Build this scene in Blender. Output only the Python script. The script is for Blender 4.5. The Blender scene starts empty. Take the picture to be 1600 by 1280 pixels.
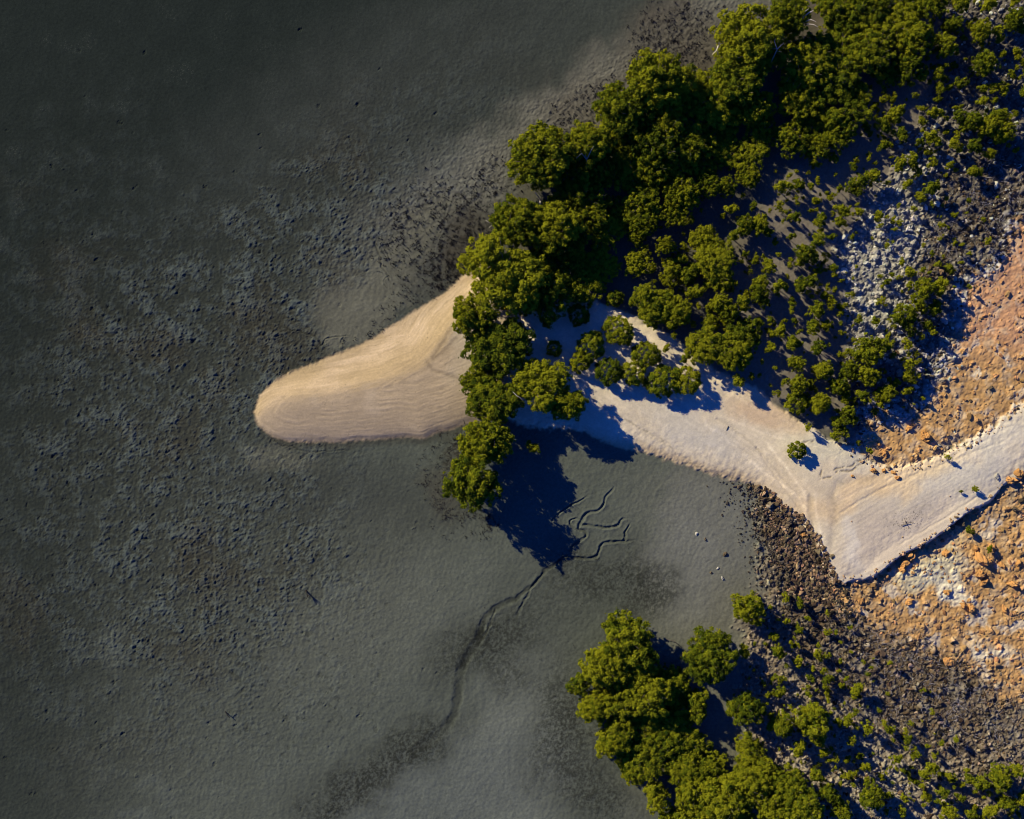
import bpy, math, random
import numpy as np

# ------------------------------------------------------------------ camera, sky, sun, exposure
random.seed(7)
RNG = np.random.default_rng(11)
scene = bpy.context.scene
COL = scene.collection
S = 0.08                      # metres of ground per photograph pixel
CAM_H = 125.0
SUN_EL = math.radians(26.5)
SUN_TO = (0.777, -0.629)      # the way shadows fall over the ground

cam_d = bpy.data.cameras.new('camera')
cam = bpy.data.objects.new('camera', cam_d)
COL.objects.link(cam)
cam.location = (0, 0, CAM_H)
cam.rotation_euler = (0, 0, 0)
cam_d.sensor_width = 36.0
cam_d.lens = 36.0 * CAM_H / (1600 * S)
cam_d.clip_start = 1.0
cam_d.clip_end = 8000.0
scene.camera = cam

world = bpy.data.worlds.new('World')
scene.world = world
world.use_nodes = True
wn = world.node_tree.nodes
bg = wn['Background']
sky = wn.new('ShaderNodeTexSky')
sky.sky_type = 'NISHITA'
sky.sun_disc = False
sky.sun_elevation = SUN_EL
sun_az = math.atan2(-SUN_TO[0], -SUN_TO[1])      # compass direction of the sun
sky.sun_rotation = sun_az
sky.air_density = 1.0
sky.dust_density = 0.1
sky.ozone_density = 6.0
tintn = wn.new('ShaderNodeVectorMath'); tintn.operation = 'MULTIPLY'      # sky light tinted blue to turn the shadows navy
tintn.inputs[1].default_value = (0.12, 0.46, 1.55)
world.node_tree.links.new(sky.outputs[0], tintn.inputs[0])
world.node_tree.links.new(tintn.outputs[0], bg.inputs[0])
bg.inputs[1].default_value = 0.07

sun_d = bpy.data.lights.new('sun', 'SUN')
sun_d.energy = 5.0
sun_d.angle = math.radians(0.5)
sun_d.color = (1.0, 0.87, 0.64)
sun = bpy.data.objects.new('sun', sun_d)
COL.objects.link(sun)
from mathutils import Vector
dirv = Vector((SUN_TO[0] * math.cos(SUN_EL), SUN_TO[1] * math.cos(SUN_EL), -math.sin(SUN_EL)))
sun.rotation_euler = dirv.to_track_quat('-Z', 'Y').to_euler()

vs = scene.view_settings
vs.view_transform = 'Standard'
vs.look = 'None'
vs.gamma = 1.0
vs.exposure = 0.35
scene.display_settings.display_device = 'sRGB'
scene.cycles.pixel_filter_type = 'BLACKMAN_HARRIS'
scene.cycles.filter_width = 0.95
scene.cycles.max_bounces = 4
scene.cycles.diffuse_bounces = 2
scene.cycles.glossy_bounces = 1
scene.cycles.transmission_bounces = 2
scene.cycles.transparent_max_bounces = 4

# light reaching level ground, per channel, to turn a colour seen in the sun into a base colour
K = np.array([0.90, 0.84, 0.94])


def lin(c):
    c = np.asarray(c, dtype=np.float64) / 255.0
    return np.where(c <= 0.04045, c / 12.92, ((c + 0.055) / 1.055) ** 2.4)


def alb(r, g, b):
    return np.clip(lin((r, g, b)) / K, 0.0, 0.85).astype(np.float32)


# ------------------------------------------------------------------ helpers
def tag(o, label=None, cat=None, group=None, kind=None):
    if label: o['label'] = label
    if cat: o['category'] = cat
    if group: o['group'] = group
    if kind: o['kind'] = kind
    return o


def link(name, mesh, parent=None):
    o = bpy.data.objects.new(name, mesh)
    COL.objects.link(o)
    if parent is not None:
        o.parent = parent
    return o


def np_mesh(name, v, f, mat=None, smooth=False, fcol=None, vcol=None):
    """v (n,3), f (m,k) -> mesh"""
    v = np.asarray(v, np.float32)
    f = np.asarray(f, np.int32)
    m = bpy.data.meshes.new(name)
    m.vertices.add(len(v))
    m.vertices.foreach_set('co', v.ravel())
    k = f.shape[1]
    m.loops.add(f.size)
    m.loops.foreach_set('vertex_index', f.ravel())
    m.polygons.add(len(f))
    m.polygons.foreach_set('loop_start', np.arange(0, f.size, k, dtype=np.int32))
    m.polygons.foreach_set('use_smooth', np.full(len(f), bool(smooth)))
    m.update(calc_edges=True)
    if vcol is not None:
        a = m.attributes.new('Col', 'FLOAT_COLOR', 'POINT')
        c = np.ones((len(v), 4), np.float32)
        c[:, :3] = vcol
        a.data.foreach_set('color', c.ravel())
    if fcol is not None:
        a = m.attributes.new('tint', 'FLOAT', 'FACE')
        a.data.foreach_set('value', np.asarray(fcol, np.float32))
    if mat:
        m.materials.append(mat)
    return m


def perlin(x, y, seed=0):
    x = np.asarray(x, np.float32); y = np.asarray(y, np.float32)
    xi = np.floor(x); yi = np.floor(y)
    fx = x - xi; fy = y - yi
    xi = xi.astype(np.int64); yi = yi.astype(np.int64)
    u = fx * fx * fx * (fx * (fx * 6 - 15) + 10)
    w = fy * fy * fy * (fy * (fy * 6 - 15) + 10)

    def g(ix, iy, dx, dy):
        h = (ix * 374761393 + iy * 668265263 + seed * 974634777) & 0xffffffff
        h = ((h ^ (h >> 13)) * 1274126177) & 0xffffffff
        h = (h ^ (h >> 16)) & 15
        a = _GA[h]; b = _GB[h]
        return a * dx + b * dy
    n00 = g(xi, yi, fx, fy); n10 = g(xi + 1, yi, fx - 1, fy)
    n01 = g(xi, yi + 1, fx, fy - 1); n11 = g(xi + 1, yi + 1, fx - 1, fy - 1)
    return ((n00 + u * (n10 - n00)) + w * ((n01 + u * (n11 - n01)) - (n00 + u * (n10 - n00)))) * 1.5


_ang = np.arange(16) * (2 * np.pi / 16) + 0.13
_GA = np.cos(_ang).astype(np.float32); _GB = np.sin(_ang).astype(np.float32)


def fbm(x, y, scale, octv=4, seed=0, gain=0.5, lac=2.03):
    out = 0; amp = 1.0; tot = 0; s = scale
    for i in range(octv):
        out = out + amp * perlin(x / s + 17.3 * i, y / s - 9.1 * i, seed + i * 13)
        tot += amp; amp *= gain; s /= lac
    return (out / tot * 1.4).astype(np.float32)


def sstep(a, b, x):
    t = np.clip((x - a) / (b - a), 0, 1)
    return t * t * (3 - 2 * t)


def W2(px, py, z=0.0):
    """photo pixel -> world x, y of a point seen there at height z"""
    k = S * (CAM_H - z) / CAM_H
    return (px - 800) * k, (640 - py) * k


# ------------------------------------------------------------------ ground field
STEP = 0.1
dx = np.arange(-68, 68.01, STEP)
dy = np.arange(-56, 56.01, STEP)
grow = np.cumsum(0.4 * 1.45 ** np.arange(24))
xs = np.concatenate([dx[0] - grow[::-1], dx, dx[-1] + grow]).astype(np.float32)
ys = np.concatenate([dy[0] - grow[::-1], dy, dy[-1] + grow]).astype(np.float32)
NX, NY = len(xs), len(ys)
IX0, IY0 = 24, 24
X, Y = np.meshgrid(xs, ys)
PX = X / S + 800.0
PY = 640.0 - Y / S

cpx = np.linspace(-300, 1900, 441, dtype=np.float32)
cpy = np.linspace(-300, 1580, 377, dtype=np.float32)
CX, CY = np.meshgrid(cpx, cpy)


def bil(F, px, py):
    fx = np.clip((px - cpx[0]) / (cpx[1] - cpx[0]), 0, len(cpx) - 1.001)
    fy = np.clip((py - cpy[0]) / (cpy[1] - cpy[0]), 0, len(cpy) - 1.001)
    i = fx.astype(np.int32); j = fy.astype(np.int32)
    a = fx - i; b = fy - j
    return (F[j, i] * (1 - a) * (1 - b) + F[j, i + 1] * a * (1 - b) + F[j + 1, i] * (1 - a) * b + F[j + 1, i + 1] * a * b).astype(np.float32)


def sdf_c(poly):
    P = np.array(poly, np.float32)
    d = np.full(CX.shape, 1e9, np.float32); ins = np.zeros(CX.shape, bool)
    n = len(P)
    for i in range(n):
        ax, ay = P[i]; bx, by = P[(i + 1) % n]
        ex, ey = bx - ax, by - ay
        t = np.clip(((CX - ax) * ex + (CY - ay) * ey) / (ex * ex + ey * ey + 1e-9), 0, 1)
        d = np.minimum(d, (CX - ax - t * ex) ** 2 + (CY - ay - t * ey) ** 2)
        if ay != by:
            c = ((ay > CY) != (by > CY)) & (CX < (bx - ax) * (CY - ay) / (by - ay) + ax)
            ins ^= c
    d = np.sqrt(d)
    return np.where(ins, d, -d)


def smooth_poly(pts, n=6):
    """Catmull-Rom through pts, closed"""
    P = np.array(pts, float); N = len(P); out = []
    for i in range(N):
        p0, p1, p2, p3 = P[(i - 1) % N], P[i], P[(i + 1) % N], P[(i + 2) % N]
        for k in range(n):
            t = k / n
            out.append(0.5 * ((2 * p1) + (-p0 + p2) * t + (2 * p0 - 5 * p1 + 4 * p2 - p3) * t * t + (-p0 + 3 * p1 - 3 * p2 + p3) * t ** 3))
    return out


def smooth_line(pts, n=6):
    P = np.array(pts, float); N = len(P); out = []
    for i in range(N - 1):
        p0, p1, p2, p3 = P[max(i - 1, 0)], P[i], P[i + 1], P[min(i + 2, N - 1)]
        for k in range(n):
            t = k / n
            out.append(0.5 * ((2 * p1) + (-p0 + p2) * t + (2 * p0 - 5 * p1 + 4 * p2 - p3) * t * t + (-p0 + 3 * p1 - 3 * p2 + p3) * t ** 3))
    out.append(P[-1])
    return np.array(out)


def line_field(pts, margin, wob=0.0, seed=3, smooth=True):
    """(slice, distance in px, position 0..1 along, signed side) round a polyline"""
    L = smooth_line(pts) if smooth else np.array(pts, float)
    x0, y0 = L.min(0) - margin; x1, y1 = L.max(0) + margin
    i0, i1 = np.searchsorted(xs, (x0 - 800) * S), np.searchsorted(xs, (x1 - 800) * S)
    j0, j1 = np.searchsorted(ys, (640 - y1) * S), np.searchsorted(ys, (640 - y0) * S)
    sl = (slice(j0, j1), slice(i0, i1))
    qx, qy = PX[sl], PY[sl]
    if wob:
        qx = qx + wob * perlin(qx / 14, qy / 14, seed) + .5 * wob * perlin(qx / 5, qy / 5, seed + 1)
        qy = qy + wob * perlin(qx / 14, qy / 14, seed + 5) + .5 * wob * perlin(qx / 5, qy / 5, seed + 6)
    d = np.full(qx.shape, 1e9, np.float32); tt = np.zeros(qx.shape, np.float32); sd = np.zeros(qx.shape, np.float32)
    n = len(L) - 1
    for i in range(n):
        ax, ay = L[i]; ex, ey = L[i + 1] - L[i]
        t = np.clip(((qx - ax) * ex + (qy - ay) * ey) / (ex * ex + ey * ey + 1e-9), 0, 1)
        dd = (qx - ax - t * ex) ** 2 + (qy - ay - t * ey) ** 2
        m = dd < d
        d = np.where(m, dd, d); tt = np.where(m, (i + t) / n, tt)
        sd = np.where(m, np.sign(ex * (qy - ay) - ey * (qx - ax)), sd)
    return sl, np.sqrt(d), tt, sd


def blob(cx, cy, rx, ry, rot=0.0, soft=0.5):
    c, s = math.cos(math.radians(rot)), math.sin(math.radians(rot))
    a = ((PXw - cx) * c + (PYw - cy) * s) / rx
    b = (-(PXw - cx) * s + (PYw - cy) * c) / ry
    return 1 - sstep(1 - soft, 1 + soft, np.sqrt(a * a + b * b))


# domain warp
wa = fbm(PX, PY, 60, 4, 101); wb = fbm(PX, PY, 60, 4, 151)
PXw = PX + 26 * wa; PYw = PY + 26 * wb

SPIT = [(760, 410), (725, 428), (700, 452), (672, 471), (612, 509), (560, 539), (500, 564), (444, 586), (414, 609), (399, 634), (401, 660), (424, 682), (462, 691), (530, 692), (590, 687), (636, 685), (662, 687), (684, 678), (716, 668), (770, 650), (830, 620), (850, 540), (820, 440)]
SANDR = [(775, 560), (800, 500), (840, 470), (890, 468), (940, 474), (1000, 500), (1040, 520), (1080, 548), (1118, 578), (1150, 594), (1185, 610), (1225, 642), (1258, 662), (1300, 690), (1335, 698), (1352, 716), (1390, 728), (1431, 722), (1470, 711), (1506, 692), (1551, 662), (1600, 625), (1760, 540), (1760, 640), (1640, 712), (1596, 745), (1562, 764), (1544, 783), (1514, 797), (1491, 814), (1450, 845), (1405, 868), (1367, 897), (1338, 906), (1300, 906), (1281, 866), (1256, 822), (1214, 790), (1206, 776), (1180, 760), (1140, 750), (1090, 735), (1040, 718), (1000, 706), (950, 690), (900, 670), (850, 670), (790, 650)]
LAND = [(1230, -200), (1300, 60), (1250, 250), (1180, 330), (1130, 420), (1090, 470), (1110, 560), (1200, 610), (1330, 700), (1420, 730), (1600, 630), (1900, 540), (1900, -200)]
ROCKR = [(1440, -150), (1475, 60), (1440, 180), (1380, 260), (1372, 320), (1320, 360), (1308, 420), (1312, 500), (1330, 590), (1318, 650), (1330, 700), (1390, 730), (1440, 722), (1506, 692), (1560, 660), (1800, 560), (1900, -150)]
ORANGER = [(1700, 330), (1590, 372), (1560, 410), (1505, 450), (1500, 520), (1480, 570), (1462, 620), (1420, 648), (1352, 668), (1340, 704), (1390, 736), (1440, 724), (1506, 694), (1560, 664), (1800, 560)]
ROCKB = [(1140, 1330), (1190, 1180), (1168, 1080), (1178, 1000), (1160, 965), (1196, 935), (1196, 870), (1192, 800), (1190, 770), (1214, 790), (1256, 824), (1298, 905), (1338, 908), (1405, 868), (1491, 814), (1544, 783), (1600, 745), (1800, 620), (1800, 1400), (1300, 1400)]
ORANGEB = [(1296, 908), (1340, 910), (1405, 872), (1491, 818), (1544, 786), (1600, 748), (1800, 640), (1800, 1120), (1620, 1105), (1570, 1090), (1540, 1050), (1490, 1030), (1440, 1010), (1380, 985), (1330, 960), (1300, 935)]
SHELFB = [(1184, 762), (1212, 782), (1262, 832), (1302, 900), (1310, 950), (1275, 955), (1240, 925), (1218, 865), (1198, 805)]

f_spit = sdf_c(smooth_poly(SPIT)); f_sandr = sdf_c(smooth_poly(SANDR)); f_land = sdf_c(LAND)
f_rockr = sdf_c(ROCKR); f_orr = sdf_c(ORANGER); f_rockb = sdf_c(ROCKB); f_orb = sdf_c(ORANGEB); f_shelf = sdf_c(SHELFB)

n_f = fbm(PX, PY, 22, 3, 31)
d_spit = bil(f_spit, PX + 2.0 * n_f, PY + 2.0 * wb)
n_rg = fbm(PX, PY, 9, 3, 33)
_u = np.abs((PX - 1345) * .535 + (PY - 906) * .845)      # straight undercut bank on the south side keeps a clean lip
rag = 1 - .85 * np.exp(-(_u / 22) ** 2) * (PX > 1325) * (PX < 1560)
d_sandr = bil(f_sandr, PX + (5 * n_f + 6 * n_rg) * rag, PY + (5 * wb + 6 * n_rg) * rag)
d_land = bil(f_land, PXw, PYw)
d_rockr = bil(f_rockr, PXw + 12 * n_f, PYw)
d_orr = bil(f_orr, PXw + 14 * n_f, PYw)
d_rockb = bil(f_rockb, PX + 9 * wa + 14 * n_f, PY + 9 * wb)
d_orb = bil(f_orb, PX + 14 * wa + 14 * n_f, PY + 14 * wb)
d_shelf = bil(f_shelf, PX + 9 * wa + 12 * n_f, PY + 9 * wb)

# ---- colours and heights, layer by layer -------------------------------------------------
n_big = fbm(PX, PY, 210, 4, 41)
n_mid = fbm(PX, PY, 45, 4, 51)
n_sm = fbm(PX, PY, 12, 3, 61)
n_fi = fbm(PX, PY, 5, 2, 71)
n_gr = np.random.default_rng(5).normal(0, 1, PX.shape).astype(np.float32)

C = np.zeros(PX.shape + (3,), np.float32)
H = np.zeros(PX.shape, np.float32)


def over(mask, col):
    global C
    m = np.clip(mask, 0, 1)[..., None]
    C = C * (1 - m) + np.asarray(col, np.float32) * m


# mud: dark and wet to the north-west, paler and drier towards the land
wet = sstep(0, 1, (PXw * 0.62 + PYw * 0.60 - 250) / 720)
C[:] = alb(37, 42, 39)
over(wet, alb(82, 85, 77))
over(sstep(0.1, 0.9, wet) * sstep(930, 1150, PXw) * sstep(690, 760, PYw), alb(100, 98, 88))
over(0.85 * (1 - sstep(20, 330, PXw)) * sstep(520, 900, PYw), alb(46, 50, 46))  # lower left mud, with vignette darkening put into its colour
over(0.8 * blob(640, 160, 330, 120, -24, .7), alb(56, 59, 55))
over(1.0 * blob(880, 185, 350, 46, -34, .7), alb(104, 101, 91) * (1 + .16 * n_sm)[..., None])
over(.7 * blob(1090, 40, 120, 60, -30, .6), alb(100, 94, 84))
over(0.7 * blob(640, 360, 150, 90, -38, .6), alb(92, 92, 86))
over(0.7 * blob(555, 480, 75, 55, -30, .5), alb(97, 94, 82))
over(0.75 * blob(520, 770, 190, 55, 6, .6), alb(62, 64, 59))
over(0.6 * blob(440, 715, 60, 22, 10, .6), alb(88, 88, 78))
over(0.5 * blob(560, 950, 180, 110, -20, .7), alb(96, 97, 87))
over(.8 * blob(810, 1180, 80, 150, 12, .6), alb(102, 104, 96))
over(0.75 * blob(700, 1240, 200, 70, -15, .6), alb(90, 93, 88))
over(0.6 * blob(1080, 870, 60, 110, 15, .6), alb(112, 111, 104))
over(0.75 * blob(300, 1000, 120, 200, 20, .7) * sstep(-.2, .5, n_mid), alb(62, 64, 57))
f_wed = sdf_c([(496, 520), (520, 480), (560, 438), (585, 395), (640, 350), (690, 300), (720, 320), (670, 380), (640, 440), (640, 475), (560, 536), (515, 560)])
f_band = sdf_c([(590, 345), (700, 268), (800, 195), (900, 125), (1000, 55), (1090, 0), (1180, -60), (1250, 0), (1130, 60), (1110, 100), (960, 130), (940, 210), (810, 240), (780, 330), (720, 330), (640, 370)])
d_band = bil(f_band, PX + 16 * n_f + 10 * wa, PY + 12 * wb)
bnd = sstep(-22, 18, d_band)
over(.8 * bnd, alb(100, 98, 89) * (1 + .14 * n_sm + .06 * n_mid)[..., None])
# algae-dark patches on the mud
for (a, b, c, d, e, s) in [(955, 905, 90, 50, 10, .95), (1010, 930, 40, 40, 0, .7), (745, 1010, 75, 40, -35, .85), (780, 1000, 50, 30, 0, .7), (790, 1055, 36, 28, 0, .75), (690, 1040, 40, 40, 0, .35),
                           (625, 1180, 105, 34, -33, 1.0), (540, 1240, 95, 40, -30, .95), (885, 1150, 55, 80, 25, .9), (940, 1240, 75, 55, 30, .9), (870, 1080, 45, 65, 20, .6), (840, 960, 70, 55, 0, .5), (600, 850, 140, 45, -15, .4)]:
    over(s * blob(a, b, c, d, e, .75) * sstep(-.9, .8, .4 * n_sm + .5 * n_mid + .7 * n_fi + .35 * n_gr), alb(42, 43, 38))
# brown dead tide-line ground under trees on the mud edge
for (a, b, c, d, e, s) in [(690, 400, 75, 70, 0, .35), (1050, 70, 70, 70, -40, .5), (712, 745, 36, 60, 15, .4), (1300, 40, 90, 40, 0, .7), (735, 385, 40, 60, 30, .5)]:
    over(s * blob(a, b, c, d, e, .6), alb(66, 58, 48))
rootm = np.clip(.95 * blob(690, 372, 85, 78, -30, .5) + .8 * blob(700, 455, 50, 22, -35, .5) + .35 * blob(600, 500, 60, 14, -35, .5) + .6 * blob(790, 275, 60, 30, -35, .6) + .5 * blob(900, 190, 90, 24, -40, .6) + .8 * blob(1050, 70, 60, 55, -40, .6), 0, 1)
over(.75 * np.clip(blob(712, 700, 36, 20, -22, .6) + .7 * blob(738, 808, 26, 16, 20, .6), 0, 1) * sstep(-.1, .35, fbm(PX, PY, 9, 4, 705, .75)), alb(44, 38, 32))
over(.8 * rootm * sstep(.02, .40, fbm(PX, PY, 10, 4, 701, .75) + .25 * n_mid), alb(36, 33, 29))
# lumpy pocked band of mud west of the spit
lump = np.clip(blob(420, 520, 190, 165, -35, .8) + blob(300, 690, 190, 175, 20, .8) + blob(480, 380, 120, 90, -45, .7) + .8 * blob(330, 880, 190, 110, 0, .7) + .6 * blob(140, 620, 190, 330, 0, .9) + .6 * blob(260, 980, 260, 200, 0, .9) + .5 * blob(560, 300, 240, 110, -38, .9), 0, 1)
lump *= np.clip(.75 + .5 * n_mid + .4 * n_big, .25, 1.15)
lump *= 1 - .85 * blob(555, 480, 75, 50, -30, .5)
lfac = sstep(-.22, .48, fbm(PX, PY, 12, 4, 611, .8) * 1.0 + n_mid * .45 + .04)
over(.75 * lump * (1 - lfac), alb(51, 51, 44)[None, None] * (1 - .25 * sstep(250, -50, PX))[..., None])  # left end of the lumps darkened too, as a painted vignette
over(.7 * lump * lfac, (alb(76, 82, 80)[None, None] * (1 - .32 * sstep(250, -50, PX))[..., None]))
over(.35 * lump * sstep(.1, .5, n_big), alb(60, 54, 44))
d_wed = bil(f_wed, PX + 14 * n_f + 8 * wa, PY + 10 * wb)
over(.8 * sstep(-14, 16, d_wed), alb(97, 95, 83) * (1 + .07 * n_sm + .05 * n_mid)[..., None])
lump *= 1 - .8 * sstep(-14, 16, d_wed)
over(.45 * blob(430, 712, 50, 16, 10, .6), alb(94, 93, 82))
H += lump * (lfac * (0.085 + .06 * n_sm) + 0.055 * n_fi)
# ripple texture on open mud
rip = perlin(PX * .96 / 6 + PY * .3 / 6, (PY * .96 - PX * .3) / 12, 77)
tex = np.clip(.35 + .9 * wet, 0, 1)
H += tex * (0.013 * rip + 0.026 * n_sm + 0.016 * n_fi)
edge_tex = np.clip(blob(880, 200, 330, 55, -33, .6) + blob(660, 290, 190, 60, -38, .6), 0, 1)
edge_tex = np.maximum(edge_tex * .5, bnd)
H += edge_tex * (0.10 * fbm(PX, PY, 13, 4, 83, .8) + .03 * n_fi)
H += 0.05 * n_big + 0.02 * n_mid
C *= (1 + 0.10 * n_mid + 0.07 * n_fi + 0.05 * n_gr)[..., None]
# pale bacterial bloom specks in the dark corner
sp = sstep(.15, .7, n_mid + .4 * n_big) * sstep(.9, 2.2, n_gr + .5 * n_fi) * (1 - wet) * blob(60, 200, 330, 420, 0, .8)
over(.35 * sp, alb(92, 92, 84))
for (a, b, c, d) in [(175, 1010, 26, 22), (235, 1232, 16, 12), (256, 1245, 12, 5), (270, 1270, 16, 6), (232, 1272, 12, 5), (205, 1276, 12, 8)]:
    over(.35 * blob(a, b, c, d, -12, .7), alb(88, 92, 86))

mud_gain = 1.0
# land behind the shore: grey-brown silt between shrubs
land = sstep(-30, 20, d_land)
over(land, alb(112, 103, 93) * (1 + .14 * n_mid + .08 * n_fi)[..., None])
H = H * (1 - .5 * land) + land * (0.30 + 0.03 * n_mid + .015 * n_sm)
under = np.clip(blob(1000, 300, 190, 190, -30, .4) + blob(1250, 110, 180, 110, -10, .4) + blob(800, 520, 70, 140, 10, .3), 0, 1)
over(.65 * under, alb(84, 76, 66))  # thicket floor darkened, the shade of the crowns put into its colour

# rocky ground, right and below
rr = sstep(-8, 10, d_rockr); rb = sstep(-22, 12, d_rockb)
rock = np.maximum(rr, rb)
pale = alb(140, 134, 125)
darkr = alb(80, 70, 60)
mix = sstep(-.3, .45, n_sm + .7 * n_mid)
over(rr, alb(112, 104, 96) * (1 + .25 * n_fi)[..., None])
palem = np.clip(blob(1400, 400, 85, 130, 20, .6) + .9 * blob(1340, 450, 60, 90, 10, .6) + .6 * sstep(.15, .5, fbm(PX, PY, 34, 3, 93)), 0, 1)
over(rr * palem, pale * (1 + .25 * n_fi)[..., None])
topr = blob(1540, 110, 130, 150, 0, .5)
over(rr * topr * .85, alb(88, 81, 72) * (1 + .25 * n_fi)[..., None])  # ground colour darkened to stand in for long tree shadows
dk_r = np.clip(blob(1560, 330, 120, 85, -35, .6) + blob(1500, 400, 60, 120, 25, .7) + .7 * blob(1400, 640, 90, 60, -20, .6), 0, 1)
over(rr * dk_r * (.55 + .45 * (1 - mix)), darkr * (1 + .4 * n_fi)[..., None])
shade_sil = sstep(-10, 40, -d_rockr) * 0
over(rb, alb(122, 108, 92) * (1 + .25 * n_fi)[..., None])
over(.8 * rb * blob(1330, 1190, 150, 60, 38, .7), alb(146, 135, 119) * (1 + .2 * n_fi)[..., None])
dk_b = np.clip(blob(1430, 1050, 190, 95, 28, .7) + blob(1240, 860, 60, 110, -28, .6) + blob(1300, 960, 60, 55, 0, .7), 0, 1)
over(rb * dk_b * (.5 + .5 * (1 - mix)), alb(90, 76, 60) * (1 + .4 * n_fi)[..., None])
orr = sstep(-18, 18, d_orr + 14 * n_rg); orb = sstep(-26, 26, d_orb + 22 * n_rg + 14 * n_f)
orng = np.maximum(orr, orb)
ocol = alb(171, 132, 87) * (1 + .12 * n_mid + .12 * n_fi)[..., None]
over(orng, ocol)
over(orr * sstep(30, 120, 620 - PYw) * .7, alb(182, 134, 104) * (1 + .12 * n_fi)[..., None])
# pale salt and sand in the hollows of the orange ground
wp = sstep(.12, .42, fbm(PX, PY, 38, 4, 91) + .25 * n_sm - .06)
over(orb * wp * .7, alb(178, 168, 156))
wp2 = sstep(.22, .5, fbm(PX, PY, 30, 4, 97) + .25 * n_sm)
over(orr * wp2 * .8 * (.35 + .65 * blob(1560, 570, 70, 45, -30, .6)), alb(200, 186, 168))
dust = sstep(.0, .5, fbm(PX, PY, 26, 4, 737, .65))
over(.45 * orng * dust, alb(188, 166, 138))
over(.9 * orb * blob(1450, 892, 62, 26, -12, .45), alb(184, 172, 146))
over(.9 * orb * blob(1490, 918, 40, 12, 25, .6), alb(200, 189, 170))
over(.8 * orb * blob(1540, 1010, 28, 14, 20, .6), alb(200, 189, 170))
over(.8 * orb * blob(1470, 845, 45, 20, -30, .5), alb(176, 158, 126))
over(.9 * rr * (1 - orr) * sstep(-40, -5, d_orr) * sstep(-.2, .3, n_sm + n_mid), alb(176, 170, 166))
H += rr * (0.12 + .06 * n_mid) + rb * (0.22 + .06 * n_mid)
H = H + orng * (1 - .35 * orr) * (0.08 * n_mid + .06 * n_sm + .05 * n_fi + .1 - .07 * (1 - sstep(.02, .14, np.abs(fbm(PX, PY, 30, 3, 99)))))
H -= orb * wp * .10

silt_c = sstep(.1, .5, fbm(PX, PY, 32, 3, 731)) * np.maximum(rr * (1 - orr), rb * (1 - orb))
over(.6 * silt_c, alb(118, 110, 100) * (1 + .2 * n_fi)[..., None])
# ---- cobble relief: thousands of domed stones raised out of the ground --------------------
def idx_of(px, py):
    i = np.rint((((px - 800) * S) - dx[0]) / STEP).astype(int) + IX0
    j = np.rint((((640 - py) * S) - dy[0]) / STEP).astype(int) + IY0
    return i, j


def scatter(n, dens, rng, box=(620, -60, 1690, 1360)):
    px = rng.uniform(box[0], box[2], n); py = rng.uniform(box[1], box[3], n)
    i, j = idx_of(px, py)
    i = np.clip(i, 0, NX - 1); j = np.clip(j, 0, NY - 1)
    k = rng.uniform(0, 1, n) < dens[j, i]
    return px[k], py[k]


R2 = np.random.default_rng(23)
wob_u = perlin(PX / 2.6, PY / 2.6, 401); wob_v = perlin(PX / 2.6, PY / 2.6, 402)


def domes(px, py, rad, hgt, tint=None, power=2.0):
    """raise dome-shaped stones (radius metres) on the height field; returns relief"""
    rel = np.zeros(PX.shape, np.float32)
    ti = np.zeros(PX.shape, np.float32)
    i, j = idx_of(px, py)
    w = int(np.ceil(rad.max() / STEP)) + 1
    ex = 1 + R2.uniform(-.3, .3, len(px)); th = R2.uniform(0, np.pi, len(px))
    c, s = np.cos(th), np.sin(th)
    cxw = (px - 800) * S; cyw = (640 - py) * S
    best = np.zeros(PX.shape, np.float32)
    for b in range(-w, w + 1):
        for a in range(-w, w + 1):
            ii = i + a; jj = j + b
            ok = (ii >= 0) & (ii < NX) & (jj >= 0) & (jj < NY)
            ii = ii[ok]; jj = jj[ok]
            u = xs[ii] - cxw[ok] + .16 * wob_u[jj, ii]; v = ys[jj] - cyw[ok] + .16 * wob_v[jj, ii]
            p = (u * c[ok] + v * s[ok]) / (rad[ok] * ex[ok]); q = (-u * s[ok] + v * c[ok]) / (rad[ok] / ex[ok])
            r2 = p * p + q * q
            val = np.where(r2 < 1, hgt[ok] * np.sqrt(np.clip(1 - r2 ** (power / 2), 0, 1)), 0).astype(np.float32)
            np.maximum.at(rel, (jj, ii), val)
            if tint is not None:
                m = (val > 0) & (rel[jj, ii] == val)
                ti[jj[m], ii[m]] = tint[ok][m]
    return rel, ti


sand_any = np.maximum(sstep(-3, 3, d_spit), sstep(-3, 3, d_sandr))
dens = np.clip(rr * (1 - orr) + rb * (1 - orb) * .95, 0, 1) * (1 - sand_any) * (1 - .8 * sstep(-8, 14, d_shelf))
px, py = scatter(95000, dens, R2)
rad = np.clip(R2.lognormal(-1.75, .42, len(px)) * np.where((px < 1340) | (py > 760), .85, 1), .11, .5)
rel, ti = domes(px, py, rad, rad * R2.uniform(.4, 1.3, len(px)), R2.uniform(-1, 1, len(px)))
H += rel
C *= np.where(rel > 0, 1 + .30 * ti, np.where(dens > .5, .75, 1))[..., None]  # gaps between stones painted darker as shade; stone tints vary at random
dens = orng * (1 - sand_any) * (1 - .6 * orr) * np.where(orb > .5, 1 - .8 * wp, 1)
px, py = scatter(30000, dens * sstep(-.45, .25, n_mid + n_sm * .6), R2)
rad = np.clip(R2.lognormal(-1.9, .5, len(px)), .11, .5)
rel, ti = domes(px, py, rad, np.clip(rad * R2.uniform(.15, .5, len(px)), .03, .2), R2.uniform(-1, 1, len(px)), 2.6)
H += rel
C *= np.where(rel > 0, 1 + .20 * ti, np.where(dens > .5, .92, 1))[..., None]  # slight painted shade in the gaps here too

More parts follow.
